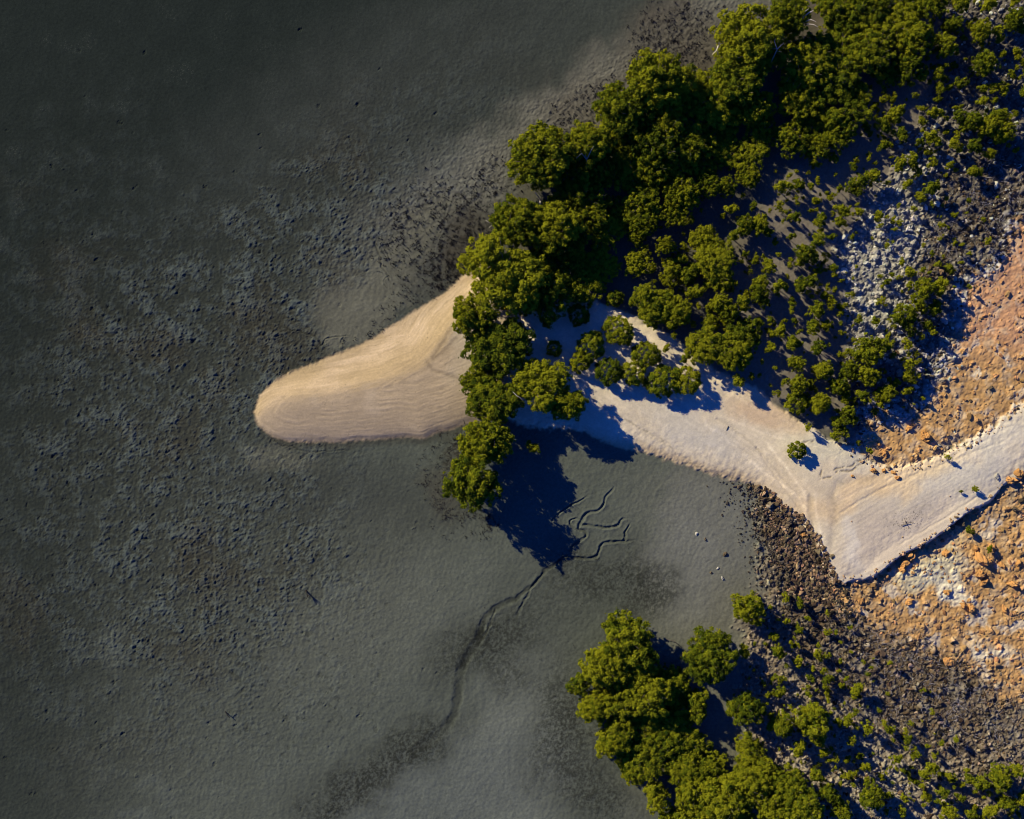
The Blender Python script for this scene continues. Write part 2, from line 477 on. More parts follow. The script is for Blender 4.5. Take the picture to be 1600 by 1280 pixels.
# ---- sand ---------------------------------------------------------------------------------
# spit: a ridge, its northern slope gold and turned to the sun, its southern flat grey
sp_in = sstep(-3.0, 3.0, d_spit + 1.6 * n_rg + 1.2 * n_fi)
prof = np.clip(d_spit, 0, 60)
RIDGE = [(404, 646), (436, 624), (500, 616), (560, 604), (612, 592), (646, 578), (669, 564), (687, 539), (702, 516), (740, 480), (790, 430)]
sl, dl, tl, sd = line_field(RIDGE, 400, smooth=True)
north = np.zeros(PX.shape, np.float32); drid = np.full(PX.shape, 400, np.float32)
north[sl] = np.where(sd < 0, 1, 0); drid[sl] = dl
sgn = np.where(north > .5, drid, -drid)          # + north of the ridge
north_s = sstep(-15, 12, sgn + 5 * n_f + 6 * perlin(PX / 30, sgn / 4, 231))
hs = 0.95 * (1 - np.exp(-prof / 22.0)) + .06
tot = np.clip(prof / (prof + drid + 1e-3), 0, 1)
A_ = .80 * (1 - np.exp(-(prof + drid) / 26.0))
hn = .01 + A_ * tot ** .85
hsth = .01 + .80 * (1 - np.exp(-prof / 26.0))
h_spit = np.where(north > .5, hn, hsth)
for _ in range(14):                      # soften the crest
    h_spit[1:-1, 1:-1] = (h_spit[1:-1, 1:-1] * 2 + h_spit[:-2, 1:-1] + h_spit[2:, 1:-1] + h_spit[1:-1, :-2] + h_spit[1:-1, 2:]) / 6
along = np.zeros(PX.shape, np.float32); along[sl] = tl
strk = perlin(along * 9, sgn / 3.4 + .8 * n_mid, 201) + .6 * perlin(along * 5, sgn / 8 + n_mid, 203) + .4 * perlin(along * 40, sgn / 2.2, 204)
lay = perlin(PX / 90, d_spit / 4.6 + .9 * n_mid, 205) + .6 * perlin(PX / 26, d_spit / 2.4 + .5 * n_mid, 207) + .5 * perlin(PX / 14, PY / 5, 208)
lay = lay * (.55 + .6 * sstep(-.3, .4, n_mid))
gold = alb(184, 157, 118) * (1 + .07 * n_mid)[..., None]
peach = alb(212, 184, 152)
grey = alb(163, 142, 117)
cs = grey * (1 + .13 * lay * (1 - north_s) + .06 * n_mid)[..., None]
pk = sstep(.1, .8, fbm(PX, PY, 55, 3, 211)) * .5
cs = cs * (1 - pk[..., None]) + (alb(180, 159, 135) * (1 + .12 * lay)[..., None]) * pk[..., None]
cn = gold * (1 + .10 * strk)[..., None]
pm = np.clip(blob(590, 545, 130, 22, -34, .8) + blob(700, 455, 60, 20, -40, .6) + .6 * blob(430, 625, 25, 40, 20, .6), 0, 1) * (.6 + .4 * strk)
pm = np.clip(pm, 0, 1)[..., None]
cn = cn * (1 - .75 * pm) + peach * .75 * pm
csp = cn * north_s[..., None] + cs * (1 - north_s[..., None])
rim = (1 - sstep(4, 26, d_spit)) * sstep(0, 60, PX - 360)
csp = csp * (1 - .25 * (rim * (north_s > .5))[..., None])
mm = blob(760, 545, 60, 60, 0, .5) * (1 - north_s)
csp = csp * (1 - .6 * mm[..., None]) + alb(178, 162, 143) * .6 * mm[..., None]
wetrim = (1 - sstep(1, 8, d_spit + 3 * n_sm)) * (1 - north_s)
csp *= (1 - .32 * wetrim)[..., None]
csp *= (1 + .045 * n_gr + .05 * n_fi)[..., None]
spH = sstep(-4, 8, d_spit)
H = H * (1 - spH) + spH * (h_spit + .02 * lay * (1 - north_s) + .008 * strk * north_s + .006 * n_sm)
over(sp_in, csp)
# shell grit and scraps of wrack on the spit
q = np.random.default_rng(61)
ax, ay = scatter(5200, sstep(3, 9, d_spit) * (.15 + .85 * sstep(.1, .5, n_sm + .6 * n_mid)) * .35, q, (390, 400, 760, 700))
ii, jj = idx_of(ax, ay)
C[jj, ii] *= np.where(q.uniform(0, 1, len(ii)) < .55, .68, 1.22)[:, None]
# damp dark moat along the southern edge of the spit
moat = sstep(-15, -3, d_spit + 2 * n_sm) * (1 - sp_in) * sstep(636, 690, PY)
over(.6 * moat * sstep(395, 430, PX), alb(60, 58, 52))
H -= .012 * moat
for pts, dep in [([(669, 565), (678, 578), (700, 586), (725, 594), (750, 600)], .05), ([(704, 516), (690, 540), (676, 560), (690, 552), (714, 530)], .04)]:
    sl, dl, tl, sd = line_field(pts, 14, 2)
    g = np.exp(-(dl / 3.0) ** 2)
    H[sl] -= dep * .5 * g
    C[sl] *= (1 - .26 * g)[..., None]

# sand track on the right
sr_in = sstep(-4, 4, d_sandr)
low = 1 - sstep(1150, 1290, PX)                # low beach towards the trees, high plateau to the east
pr = np.clip(d_sandr, 0, 60)
h_sr = low * (.10 + .55 * (1 - np.exp(-pr / 26))) + (1 - low) * (.62 + .42 * (1 - np.exp(-pr / 30)))
scarp = (1 - low) * sstep(1330, 1370, PX) * sstep(0, 40, PY - (1210 - PX * .29 - 40))
EDGE = [(1338, 906), (1367, 897), (1405, 868), (1450, 845), (1491, 814), (1514, 797), (1544, 783)]
sl, dl, tl, sd = line_field(EDGE, 60)
sc_h = np.zeros(PX.shape, np.float32)
sc_h[sl] = np.exp(-(dl / 30.0) ** 2) * np.clip(np.sin(np.pi * np.clip(tl, 0, 1)) * 1.5, .25, 1)
h_sr = np.maximum(h_sr, (1 - low) * (.66 + .36 * sc_h))
h_sr = h_sr + .10 * sc_h
H -= .22 * sc_h * (1 - sr_in)
csr = alb(197, 180, 157) * (1 + .09 * n_mid + .05 * n_sm + .04 * n_fi)[..., None] * np.ones(PX.shape + (1,), np.float32)


def sover(mask, col):
    global csr
    m = np.clip(mask, 0, 1)[..., None]
    csr = csr * (1 - m) + np.asarray(col, np.float32) * m


sover(.75 * blob(1060, 660, 110, 18, 26, .6), alb(182, 172, 160))
sover(.8 * blob(1190, 640, 60, 26, 20, .6), alb(186, 158, 130))
sover(.85 * (1 - sstep(2, 24, d_sandr)) * low * sstep(640, 700, PY), alb(168, 144, 114))
sover(.7 * blob(1290, 705, 60, 26, -8, .6), alb(190, 180, 160))
sover(.6 * blob(1230, 770, 60, 50, 30, .7), alb(192, 170, 142))
sover(.75 * blob(1360, 760, 130, 22, -22, .7), alb(204, 174, 136))
sover(.65 * blob(1400, 840, 110, 45, -28, .7), alb(186, 168, 152))
sover(.6 * blob(1520, 720, 110, 36, -32, .7), alb(188, 180, 170))
sover(.55 * blob(1330, 850, 14, 40, -16, .7), alb(212, 200, 186))
sover(.6 * blob(1450, 735, 60, 16, -24, .7), alb(208, 182, 146))
sover(.5 * blob(1400, 800, 70, 26, -30, .8) * sstep(-.3, .4, n_sm + n_mid), alb(158, 144, 130))
sover(.6 * blob(920, 560, 140, 70, 30, .6), alb(194, 178, 156))
tfac = perlin((PX * .86 - PY * .5) / 70, (PX * .5 + PY * .86) / 4.5, 221)
tfac2 = perlin((PX * .85 + PY * .52) / 70, (-PX * .52 + PY * .85) / 4.0, 223)
stk = np.where(PX > 1300, tfac, tfac2)
csr *= (1 + .06 * stk + .05 * n_gr + .07 * sstep(-.1, .5, n_sm + .5 * n_mid))[..., None]
H = H * (1 - sr_in) + sr_in * (h_sr + .012 * stk + .012 * n_sm + .006 * n_fi)
mud_hole = blob(1214, 590, 26, 22, 0, .4) * sr_in
over(sr_in, csr)
over(mud_hole, alb(132, 122, 106))
# gentle break of slope at the plateau head, its shading painted as darker sand
sl, dl, tl, sd = line_field([(1300, 905), (1296, 850), (1301, 805), (1298, 767), (1320, 752), (1370, 745)], 30, 3)
g = np.exp(-(dl / 7.0) ** 2) * sr_in[sl]
C[sl] *= (1 - .24 * g * np.clip(.6 + n_sm[sl], 0, 1.3))[..., None]
H[sl] -= .05 * g
# wheel and foot tracks
for pts, wd, k in [([(1101, 662), (1150, 700), (1187, 734), (1247, 779), (1252, 830)], 2.2, .10), ([(1120, 655), (1170, 690), (1215, 740), (1247, 775)], 1.6, -.08), ([(1195, 692), (1222, 725), (1240, 752), (1255, 775), (1256, 826)], 2.4, .14),
                   ([(1270, 772), (1272, 800), (1277, 822), (1284, 860)], 2.4, .12), ([(1262, 775), (1263, 800), (1268, 830)], 4, -.10), ([(1180, 700), (1210, 745), (1250, 800)], 1.6, -.07), ([(1290, 700), (1200, 680), (1130, 650)], 2, .06),
                   ([(1310, 800), (1360, 770), (1430, 740), (1560, 690)], 2.4, -.05), ([(1310, 780), (1360, 758), (1430, 730), (1550, 680)], 2.0, .05), ([(1400, 850), (1460, 815), (1530, 770)], 1.8, -.06), ([(1410, 860), (1470, 822), (1520, 785)], 1.5, .05)]:
    sl, dl, tl, sd = line_field(pts, 12, 1.6)
    g = np.exp(-(dl / wd) ** 2) * sr_in[sl]
    g = g * np.clip(.8 + .6 * n_sm[sl], .2, 1.3)
    C[sl] *= (1 + 2.2 * k * g)[..., None]
    H[sl] += .30 * k * g - .035 * g
# wrack line along the beach
sl, dl, tl, sd = line_field([(905, 612), (937, 632), (982, 659), (1035, 689), (1072, 719), (1110, 738), (1150, 748)], 14, 3)
g = np.exp(-(dl / 2.2) ** 2)
C[sl] *= (1 - .38 * g * sstep(-.3, .4, n_fi[sl] + n_sm[sl]))[..., None]
H[sl] -= .05 * np.exp(-((dl + 0) / 3) ** 2) * sr_in[sl] - .04 * sstep(-4, 4, -sd * dl) * 0
# small eroded ledge
for pts in [[(1277, 749), (1280, 738), (1281, 734)], [(1284, 747), (1294, 745)], [(1303, 737), (1312, 736), (1324, 735), (1330, 733), (1338, 727), (1347, 722)], [(1300, 733), (1318, 729), (1329, 727), (1335, 721), (1348, 718), (1355, 711), (1357, 702)], [(1255, 690), (1268, 689)]]:
    sl, dl, tl, sd = line_field(pts, 12, 1.2)
    g = np.exp(-(dl / 1.8) ** 2) * sstep(-.8, .2, n_sm[sl] + n_fi[sl])
    C[sl] = C[sl] * (1 - .72 * g[..., None]) + alb(88, 73, 55) * .72 * g[..., None]
    H[sl] -= .07 * g
# twig litter and a scuffed ring on the plateau
for (a, b, n, r) in [(1408, 815, 60, 18), (1428, 803, 20, 8), (1410, 818, 40, 8)]:
    q = R2.normal(0, 1, (n, 2)) * r * np.array([1, .55])
    i, j = idx_of(a + q[:, 0], b + q[:, 1])
    C[j, i] *= .45
sl, dl, tl, sd = line_field([(1434, 796), (1440, 788), (1450, 790), (1454, 798), (1446, 806), (1436, 804), (1434, 796)], 8, 1)
C[sl] *= (1 - .16 * np.exp(-(dl / 1.8) ** 2))[..., None]

# ---- creeks and drainage lines in the mud ---------------------------------------------------
def creek(pts, w0, w1, depth, dark=.35, wob=2.0, lev=.04):
    sl, dl, tl, sd = line_field(pts, 30, wob)
    w = (w0 + (w1 - w0) * tl) * (1 + .3 * perlin(tl * 9, tl * 0 + w0, 311))
    fade = sstep(0, .06, tl) * (1 - sstep(.82, 1, tl)) * np.clip(.85 + .5 * perlin(tl * 14, tl * 0 + w1, 313), .3, 1.2)
    cut = (1 - sstep(w * .35, w * 1.35, dl)) * fade
    lv = np.exp(-((dl - w * 1.6) / (w * .6 + .8)) ** 2) * fade
    H[sl] += -depth * cut + lev * lv
    C[sl] *= (1 - dark * cut + .05 * lv)[..., None]


creek([(889, 868), (872, 880), (856, 888), (838, 908), (812, 931), (795, 940), (775, 950), (757, 966), (752, 984), (745, 1002), (737, 1017), (724, 1036), (719, 1055), (717, 1077), (711, 1111), (704, 1126), (690, 1142), (660, 1165), (620, 1188)], 2.2, 9.0, .09, .40, 2.0, .02)
creek([(850, 895), (832, 916), (824, 931), (813, 950), (806, 966)], 1.4, 3.0, .07, .18)
creek([(775, 950), (768, 968), (762, 985), (752, 1000)], 1.2, 2.5, .06, .2)
for pts, w in [([(889, 871), (912, 873), (930, 870), (937, 860), (941, 850), (958, 847), (975, 846), (997, 844)], 1.5),
               ([(889, 867), (896, 853), (906, 845), (915, 838), (912, 830), (904, 827), (907, 818), (915, 805), (924, 800), (936, 797), (943, 786), (947, 776), (958, 764), (958, 758)], 1.5),
               ([(907, 820), (925, 822), (945, 824), (958, 824), (967, 820), (971, 812), (986, 810)], 1.4), ([(904, 831), (894, 822), (891, 814), (900, 810), (909, 812)], 1.0),
               ([(975, 846), (978, 838), (977, 831), (982, 823), (984, 818)], 1.2), ([(862, 816), (868, 806), (881, 797), (894, 788), (907, 782), (918, 775)], 1.1), 
               ([(889, 868), (880, 872), (868, 882)], 1.6)]:
    creek(pts, w * 1.6, w * 1.25, .13, .24, 1.3, .05)
creek([(572, 364), (580, 372), (587, 382), (592, 398), (595, 416), (606, 431), (612, 444)], 2.4, 1.0, .08, .3)
creek([(597, 366), (600, 385), (610, 408)], 1.0, .8, .05, .2)
creek([(606, 431), (600, 440), (606, 452)], 1.0, .8, .05, .2)
creek([(440, 512), (461, 516), (487, 524), (498, 532), (503, 540), (510, 530), (520, 526), (540, 526), (552, 527)], 1.1, 1.0, .06, .4)
creek([(537, 527), (533, 534), (540, 545)], .9, .8, .04, .3)
creek([(424, 686), (440, 694), (462, 700), (490, 706), (520, 704), (560, 702)], 1.0, 1.0, .05, .3, 3)
# crab holes and pits
dn = np.clip(lump * .9 + .25 * blob(250, 950, 330, 330, 0, .8) + .06 * (1 - wet), 0, 1) * (1 - sand_any)
px, py = scatter(2000, dn, R2, (-40, -40, 760, 1320))
rad = np.clip(R2.lognormal(-2.0, .42, len(px)), .1, .27)
rel, ti = domes(px, py, rad, rad * .36)
H -= rel
C *= (1 - .36 * sstep(.02, .14, rel))[..., None]
px, py = scatter(1600, np.clip(lump, 0, 1) * (1 - sand_any) * (1 - land), R2, (-40, -40, 1200, 1320))
rad = np.clip(R2.lognormal(-2.0, .4, len(px)), .1, .3)
rel, ti = domes(px, py, rad, rad * .35)
H += rel

px, py = scatter(2600, blob(440, 960, 120, 190, -15, .6) * (1 - sand_any), R2, (200, 640, 760, 1300))
rad = np.clip(R2.lognormal(-1.75, .35, len(px)), .1, .35)
rel, ti = domes(px, py, rad, rad * .2)
H -= rel * .5
C *= (1 - .26 * sstep(.005, .03, rel))[..., None]
C = np.clip(C, .004, .85)
H = np.where((X < -80) | (X > 80) | (Y < -70) | (Y > 70), .2 * sstep(0, 1, (X > 0) * 1.0), H).astype(np.float32)


def ground_z(wx, wy):
    i = np.clip(np.rint((np.asarray(wx) - dx[0]) / STEP).astype(int) + IX0, 0, NX - 1)
    j = np.clip(np.rint((np.asarray(wy) - dy[0]) / STEP).astype(int) + IY0, 0, NY - 1)
    return H[j, i]


# ------------------------------------------------------------------ materials
def ground_mat(name, rough, spec, bump, scale, var):
    m = bpy.data.materials.new(name); m.use_nodes = True
    nt = m.node_tree; n = nt.nodes; b = n['Principled BSDF']
    a = n.new('ShaderNodeAttribute'); a.attribute_name = 'Col'
    g = n.new('ShaderNodeNewGeometry')
    t = n.new('ShaderNodeTexNoise'); t.inputs['Scale'].default_value = scale; t.inputs['Detail'].default_value = 4; t.inputs['Roughness'].default_value = .65
    nt.links.new(g.outputs['Position'], t.inputs['Vector'])
    r = n.new('ShaderNodeMapRange'); r.inputs['From Min'].default_value = .25; r.inputs['From Max'].default_value = .75
    r.inputs['To Min'].default_value = 1 - var; r.inputs['To Max'].default_value = 1 + var
    nt.links.new(t.outputs['Fac'], r.inputs['Value'])
    v = n.new('ShaderNodeVectorMath'); v.operation = 'SCALE'
    nt.links.new(a.outputs['Color'], v.inputs[0]); nt.links.new(r.outputs['Result'], v.inputs['Scale'])
    nt.links.new(v.outputs['Vector'], b.inputs['Base Color'])
    b.inputs['Roughness'].default_value = rough
    b.inputs['Specular IOR Level'].default_value = spec
    if bump:
        bp = n.new('ShaderNodeBump'); bp.inputs['Strength'].default_value = bump; bp.inputs['Distance'].default_value = .05
        nt.links.new(t.outputs['Fac'], bp.inputs['Height']); nt.links.new(bp.outputs['Normal'], b.inputs['Normal'])
    return m


M_MUD = ground_mat('wet_mud', .9, .0, .4, 3.2, .18)
M_SAND = ground_mat('shell_sand', .9, .15, .25, 4.0, .08)
M_ROCKY = ground_mat('weathered_rock', .9, .15, .5, 3.0, .22)


def leaf_mat(name, c1, c2, c3):
    m = bpy.data.materials.new(name); m.use_nodes = True
    nt = m.node_tree; n = nt.nodes; n.remove(n['Principled BSDF'])
    out = n['Material Output']
    a = n.new('ShaderNodeAttribute'); a.attribute_name = 'tint'
    oi = n.new('ShaderNodeObjectInfo')
    ad = n.new('ShaderNodeMath'); ad.operation = 'MULTIPLY_ADD'
    nt.links.new(oi.outputs['Random'], ad.inputs[0]); ad.inputs[1].default_value = .62; nt.links.new(a.outputs['Fac'], ad.inputs[2])
    cr = n.new('ShaderNodeValToRGB'); e = cr.color_ramp.elements
    e[0].position = 0.0; e[0].color = (*c1, 1); e[1].position = 1.3 / 1.45; e[1].color = (*c3, 1)
    k = e.new(.55); k.color = (*c2, 1)
    nt.links.new(ad.outputs[0], cr.inputs[0])
    d = n.new('ShaderNodeBsdfDiffuse'); t = n.new('ShaderNodeBsdfTranslucent'); mx = n.new('ShaderNodeMixShader'); mx.inputs[0].default_value = .12
    nt.links.new(cr.outputs[0], d.inputs[0]); nt.links.new(cr.outputs[0], t.inputs[0])
    nt.links.new(d.outputs[0], mx.inputs[1]); nt.links.new(t.outputs[0], mx.inputs[2]); nt.links.new(mx.outputs[0], out.inputs[0])
    return m


M_LEAF = leaf_mat('mangrove_leaves', (.026, .050, .007), (.104, .132, .008), (.225, .235, .011))


def plain_mat(name, c, var=.3, scale=6.0, rough=.9, attr=False):
    m = bpy.data.materials.new(name); m.use_nodes = True
    nt = m.node_tree; n = nt.nodes; b = n['Principled BSDF']
    t = n.new('ShaderNodeTexNoise'); t.inputs['Scale'].default_value = scale; t.inputs['Detail'].default_value = 4
    g = n.new('ShaderNodeTexCoord'); nt.links.new(g.outputs['Object'], t.inputs['Vector'])
    oi = n.new('ShaderNodeObjectInfo')
    r = n.new('ShaderNodeMapRange'); r.inputs['To Min'].default_value = 1 - var; r.inputs['To Max'].default_value = 1 + var
    ad = n.new('ShaderNodeMath'); ad.operation = 'MULTIPLY_ADD'; ad.inputs[1].default_value = .5
    nt.links.new(oi.outputs['Random'], ad.inputs[0]); nt.links.new(t.outputs['Fac'], ad.inputs[2])
    nt.links.new(ad.outputs[0], r.inputs['Value']); r.inputs['From Min'].default_value = .3; r.inputs['From Max'].default_value = 1.2
    v = n.new('ShaderNodeVectorMath'); v.operation = 'SCALE'
    if attr:
        a = n.new('ShaderNodeAttribute'); a.attribute_name = 'Col'; nt.links.new(a.outputs['Color'], v.inputs[0])
    else:
        v.inputs[0].default_value = c
    nt.links.new(r.outputs['Result'], v.inputs['Scale']); nt.links.new(v.outputs['Vector'], b.inputs['Base Color'])
    b.inputs['Roughness'].default_value = rough; b.inputs['Specular IOR Level'].default_value = .15
    bp = n.new('ShaderNodeBump'); bp.inputs['Strength'].default_value = .5; bp.inputs['Distance'].default_value = .06
    nt.links.new(t.outputs['Fac'], bp.inputs['Height']); nt.links.new(bp.outputs['Normal'], b.inputs['Normal'])
    return m


M_BARK = plain_mat('grey_bark', (.14, .115, .09))
M_BLEACH = plain_mat('bleached_wood', (.62, .55, .42), .15)
M_DEAD = plain_mat('dead_twigs', (.30, .28, .26), .2)
M_ROOT = plain_mat('dark_roots', (.018, .016, .014), .4)
M_ORANGE = plain_mat('orange_rock', tuple(alb(172, 124, 74)), .28, 3.0)
M_TAN = plain_mat('tan_rock', tuple(alb(162, 121, 82)), .28, 3.0)
M_DARKROCK = plain_mat('dark_rock', tuple(alb(92, 78, 62)), .35, 3.0)
M_PALEROCK = plain_mat('pale_rock', tuple(alb(160, 152, 142)), .25, 3.0)
M_RUBBLE = plain_mat('rubble', (1, 1, 1), .25, 3.0, attr=True)

# ------------------------------------------------------------------ ground sheets (one height field, three grounds)
gyy, gxx = np.gradient(H.astype(np.float64), ys.astype(np.float64), xs.astype(np.float64))
NRM = np.dstack([-gxx, -gyy, np.ones_like(gxx)])
NRM /= np.linalg.norm(NRM, axis=2, keepdims=True)
zone = np.zeros(PX.shape, np.int8)
zone[np.maximum(land * .6, np.maximum(rock, orng)) > .5] = 2
zone[(np.maximum(sp_in, sr_in) > .5)] = 1
zf = zone[:-1, :-1]
ids = np.arange(NX * NY, dtype=np.int64).reshape(NY, NX)
quads = np.stack([ids[:-1, :-1], ids[:-1, 1:], ids[1:, 1:], ids[1:, :-1]], -1)
P3 = np.dstack([X, Y, H]).reshape(-1, 3); N3 = NRM.reshape(-1, 3); C3 = C.reshape(-1, 3)
for z, nm, mt in [(0, 'mudflat', M_MUD), (1, 'sand', M_SAND), (2, 'rocky_ground', M_ROCKY)]:
    q = quads[zf == z]
    u, inv = np.unique(q.ravel(), return_inverse=True)
    m = np_mesh(nm, P3[u], inv.reshape(-1, 4), mt, True, vcol=C3[u])
    m.normals_split_custom_set_from_vertices(N3[u].astype(np.float32))
    tag(link(nm, m), kind='structure')

# ------------------------------------------------------------------ foliage
def unit(v):
    return v / (np.linalg.norm(v, axis=-1, keepdims=True) + 1e-9)


def leaves(rng, centres, radii, outw, per, size, tintc):
    """rhombic leaf blades over clumps; returns verts, faces, tint"""
    n = len(centres)
    cnt = np.maximum(8, (per * (radii / radii.mean()) ** 2)).astype(int)
    ci = np.repeat(np.arange(n), cnt); N = len(ci)
    d = unit(rng.normal(0, 1, (N, 3)) + outw[ci] * .9)
    p = centres[ci] + d * radii[ci][:, None] * (rng.uniform(.2, 1.0, N)[:, None] ** .6 + rng.exponential(.16, N)[:, None]) * np.array([1, 1, .85])
    nr = unit(d * .9 + rng.normal(0, .55, (N, 3)) + np.array([0, 0, .25]))
    t = unit(np.cross(nr, rng.normal(0, 1, (N, 3))))
    b = np.cross(nr, t)
    s = size * rng.uniform(.7, 1.35, N)[:, None]
    v = np.stack([p - t * s, p - b * s * .52, p + t * s, p + b * s * .52], 1).reshape(-1, 3)
    f = np.arange(N * 4).reshape(-1, 4)
    ti = np.clip(tintc[ci] + rng.normal(0, .10, N), 0, 1)
    return v, f, ti


def tube(pts, rads, k=6):
    pts = np.array(pts, float); n = len(pts); V = []; F = []
    for i in range(n):
        a = pts[min(i + 1, n - 1)] - pts[max(i - 1, 0)]; a /= np.linalg.norm(a) + 1e-9
        u = np.cross(a, [0.3, .9, .2]); u /= np.linalg.norm(u) + 1e-9; w = np.cross(a, u)
        for j in range(k):
            th = 2 * math.pi * j / k
            V.append(pts[i] + rads[i] * (math.cos(th) * u + math.sin(th) * w))
    for i in range(n - 1):
        for j in range(k):
            F.append((i * k + j, i * k + (j + 1) % k, (i + 1) * k + (j + 1) % k, (i + 1) * k + j))
    c0 = len(V); V.append(pts[0]); V.append(pts[-1] + (pts[-1] - pts[-2]) * .05)
    for j in range(k):
        F.append((c0, (j + 1) % k, j, j)); F.append((c0 + 1, (n - 1) * k + j, (n - 1) * k + (j + 1) % k, (n - 1) * k + (j + 1) % k))
    # degenerate quads at the caps become slim quads
    return np.array(V), F


def join(parts):
    V = []; F = []; o = 0
    for v, f in parts:
        V.append(v); F += [tuple(i + o for i in q) for q in f]; o += len(v)
    return np.concatenate(V), F


def tube_mesh(name, parts, mat):
    v, f = join(parts)
    m = bpy.data.meshes.new(name)
    m.from_pydata([tuple(p) for p in v], [], [tuple(dict.fromkeys(q)) for q in f])
    m.polygons.foreach_set('use_smooth', np.ones(len(m.polygons), bool))
    m.materials.append(mat); m.update()
    return m


def crown_variant(seed, R, Ht, nsub, clump_r, per, leaf, spread=.55, base=.30, fill=1.0, skirt=False):
    """a crown of several lobes, each covered in leaf clumps, plus a trunk with limbs"""
    rng = np.random.default_rng(seed)
    subs = []
    for i in range(nsub):
        th = 2 * math.pi * (i + rng.uniform(-.35, .35)) / max(nsub - 1, 1)
        rr_ = R * spread * (rng.uniform(.6, 1.15) if i else .15)
        sr = R * rng.uniform(.44, .60) if nsub > 1 else R * .95
        zt = Ht * (rng.uniform(.94, 1.04) - .30 * (rr_ / R) ** 1.5)
        if nsub == 1: rr_ = 0
        subs.append((rr_ * math.cos(th), rr_ * math.sin(th), sr, zt))
        if skirt and i:
            subs.append((rr_ * .95 * math.cos(th + .3), rr_ * .95 * math.sin(th + .3), sr * .92, zt * .60))
    cen, rad, out = [], [], []
    for (sx, sy, sr, zt) in subs:
        hz = min(sr * .95, zt * (1 - base) * .62)
        zc = zt - hz
        tight = nsub == 1
        n = int(1.75 * fill * (sr / clump_r) ** 2 * .55) + 6
        for _ in range(n):
            d = unit(rng.normal(0, 1, 3))
            if d[2] < -.35: d[2] *= -1
            k = rng.uniform(.62, 1.0) if rng.random() < .86 else rng.uniform(.2, .6)
            if tight: k = rng.uniform(.78, .98)
            k *= 1 + (.05 if tight else .16) * math.sin(5 * math.atan2(d[1], d[0]) + seed)
            cen.append((sx + d[0] * sr * k, sy + d[1] * sr * k, zc + d[2] * hz * k)); rad.append(clump_r * rng.choice([.7, .9, 1.1, 1.6])* rng.uniform(.8, 1.15)); out.append(d)
    cen = np.array(cen); rad = np.array(rad); out = np.array(out)
    cen[:, 2] = np.maximum(cen[:, 2], rad * .6)
    ti = np.clip(rng.normal(.45, .2, len(cen)), 0, 1)
    v, f, t = leaves(rng, cen, rad, out, per, leaf, ti)
    cm = np_mesh('crown', v, f, M_LEAF, False, fcol=t)
    parts = []
    lean = rng.normal(0, .05 * Ht, 2)
    fork = np.array([lean[0], lean[1], Ht * .28])
    tr = .035 * R + .02
    parts.append(tube([(0, 0, -.35), (lean[0] * .3, lean[1] * .3, Ht * .1), fork], [tr * 1.5, tr * 1.1, tr], 7))
    for (sx, sy, sr, zt) in subs[:6]:
        e = np.array([sx, sy, zt - .25 * sr])
        mid = fork * .45 + e * .55 + rng.normal(0, .08 * R, 3) - np.array([0, 0, .05 * Ht])
        parts.append(tube([fork, mid, e], [tr * .8, tr * .5, tr * .2], 5))
        for _ in range(3):
            g = e + unit(rng.normal(0, 1, 3)) * sr * .7
            parts.append(tube([mid, (mid + g) / 2 + rng.normal(0, .05 * R, 3), g], [tr * .4, tr * .25, tr * .1], 4))
    tm = tube_mesh('trunk', parts, M_BARK)
    return cm, tm


BIG = [crown_variant(100 + i, 3.2, 6.6, 6 + i % 3, .235, 50, .105, .49, .28, 1.15, True) for i in range(9)]
GAPPY = [crown_variant(150 + i, 3.2, 5.2, 7 + i % 3, .26, 58, .11, .62, .2, .8) for i in range(9)]
MEDV = [crown_variant(200 + i, 2.0, 3.8, 4 + i % 3, .21, 48, .09, .55, .2, 1.1, True) for i in range(8)]
BUSH = [crown_variant(300 + i, 1.9, 2.7, 1 + i // 3, .25, 80, .095, .40, .02, 1.8) for i in range(5)]
SMALL = [crown_variant(400 + i, 1.0, 1.65, 2 + i % 3, .18, 56, .075, .45, .08, 1.2) for i in range(9)]

ORD = ['', 'second', 'third', 'fourth', 'fifth', 'sixth', 'seventh', 'eighth', 'ninth', 'tenth', 'eleventh', 'twelfth', 'thirteenth', 'fourteenth', 'fifteenth', 'sixteenth', 'seventeenth', 'eighteenth', 'nineteenth', 'twentieth']
PI2 = 2 * math.pi
plant_rng = random.Random(3)


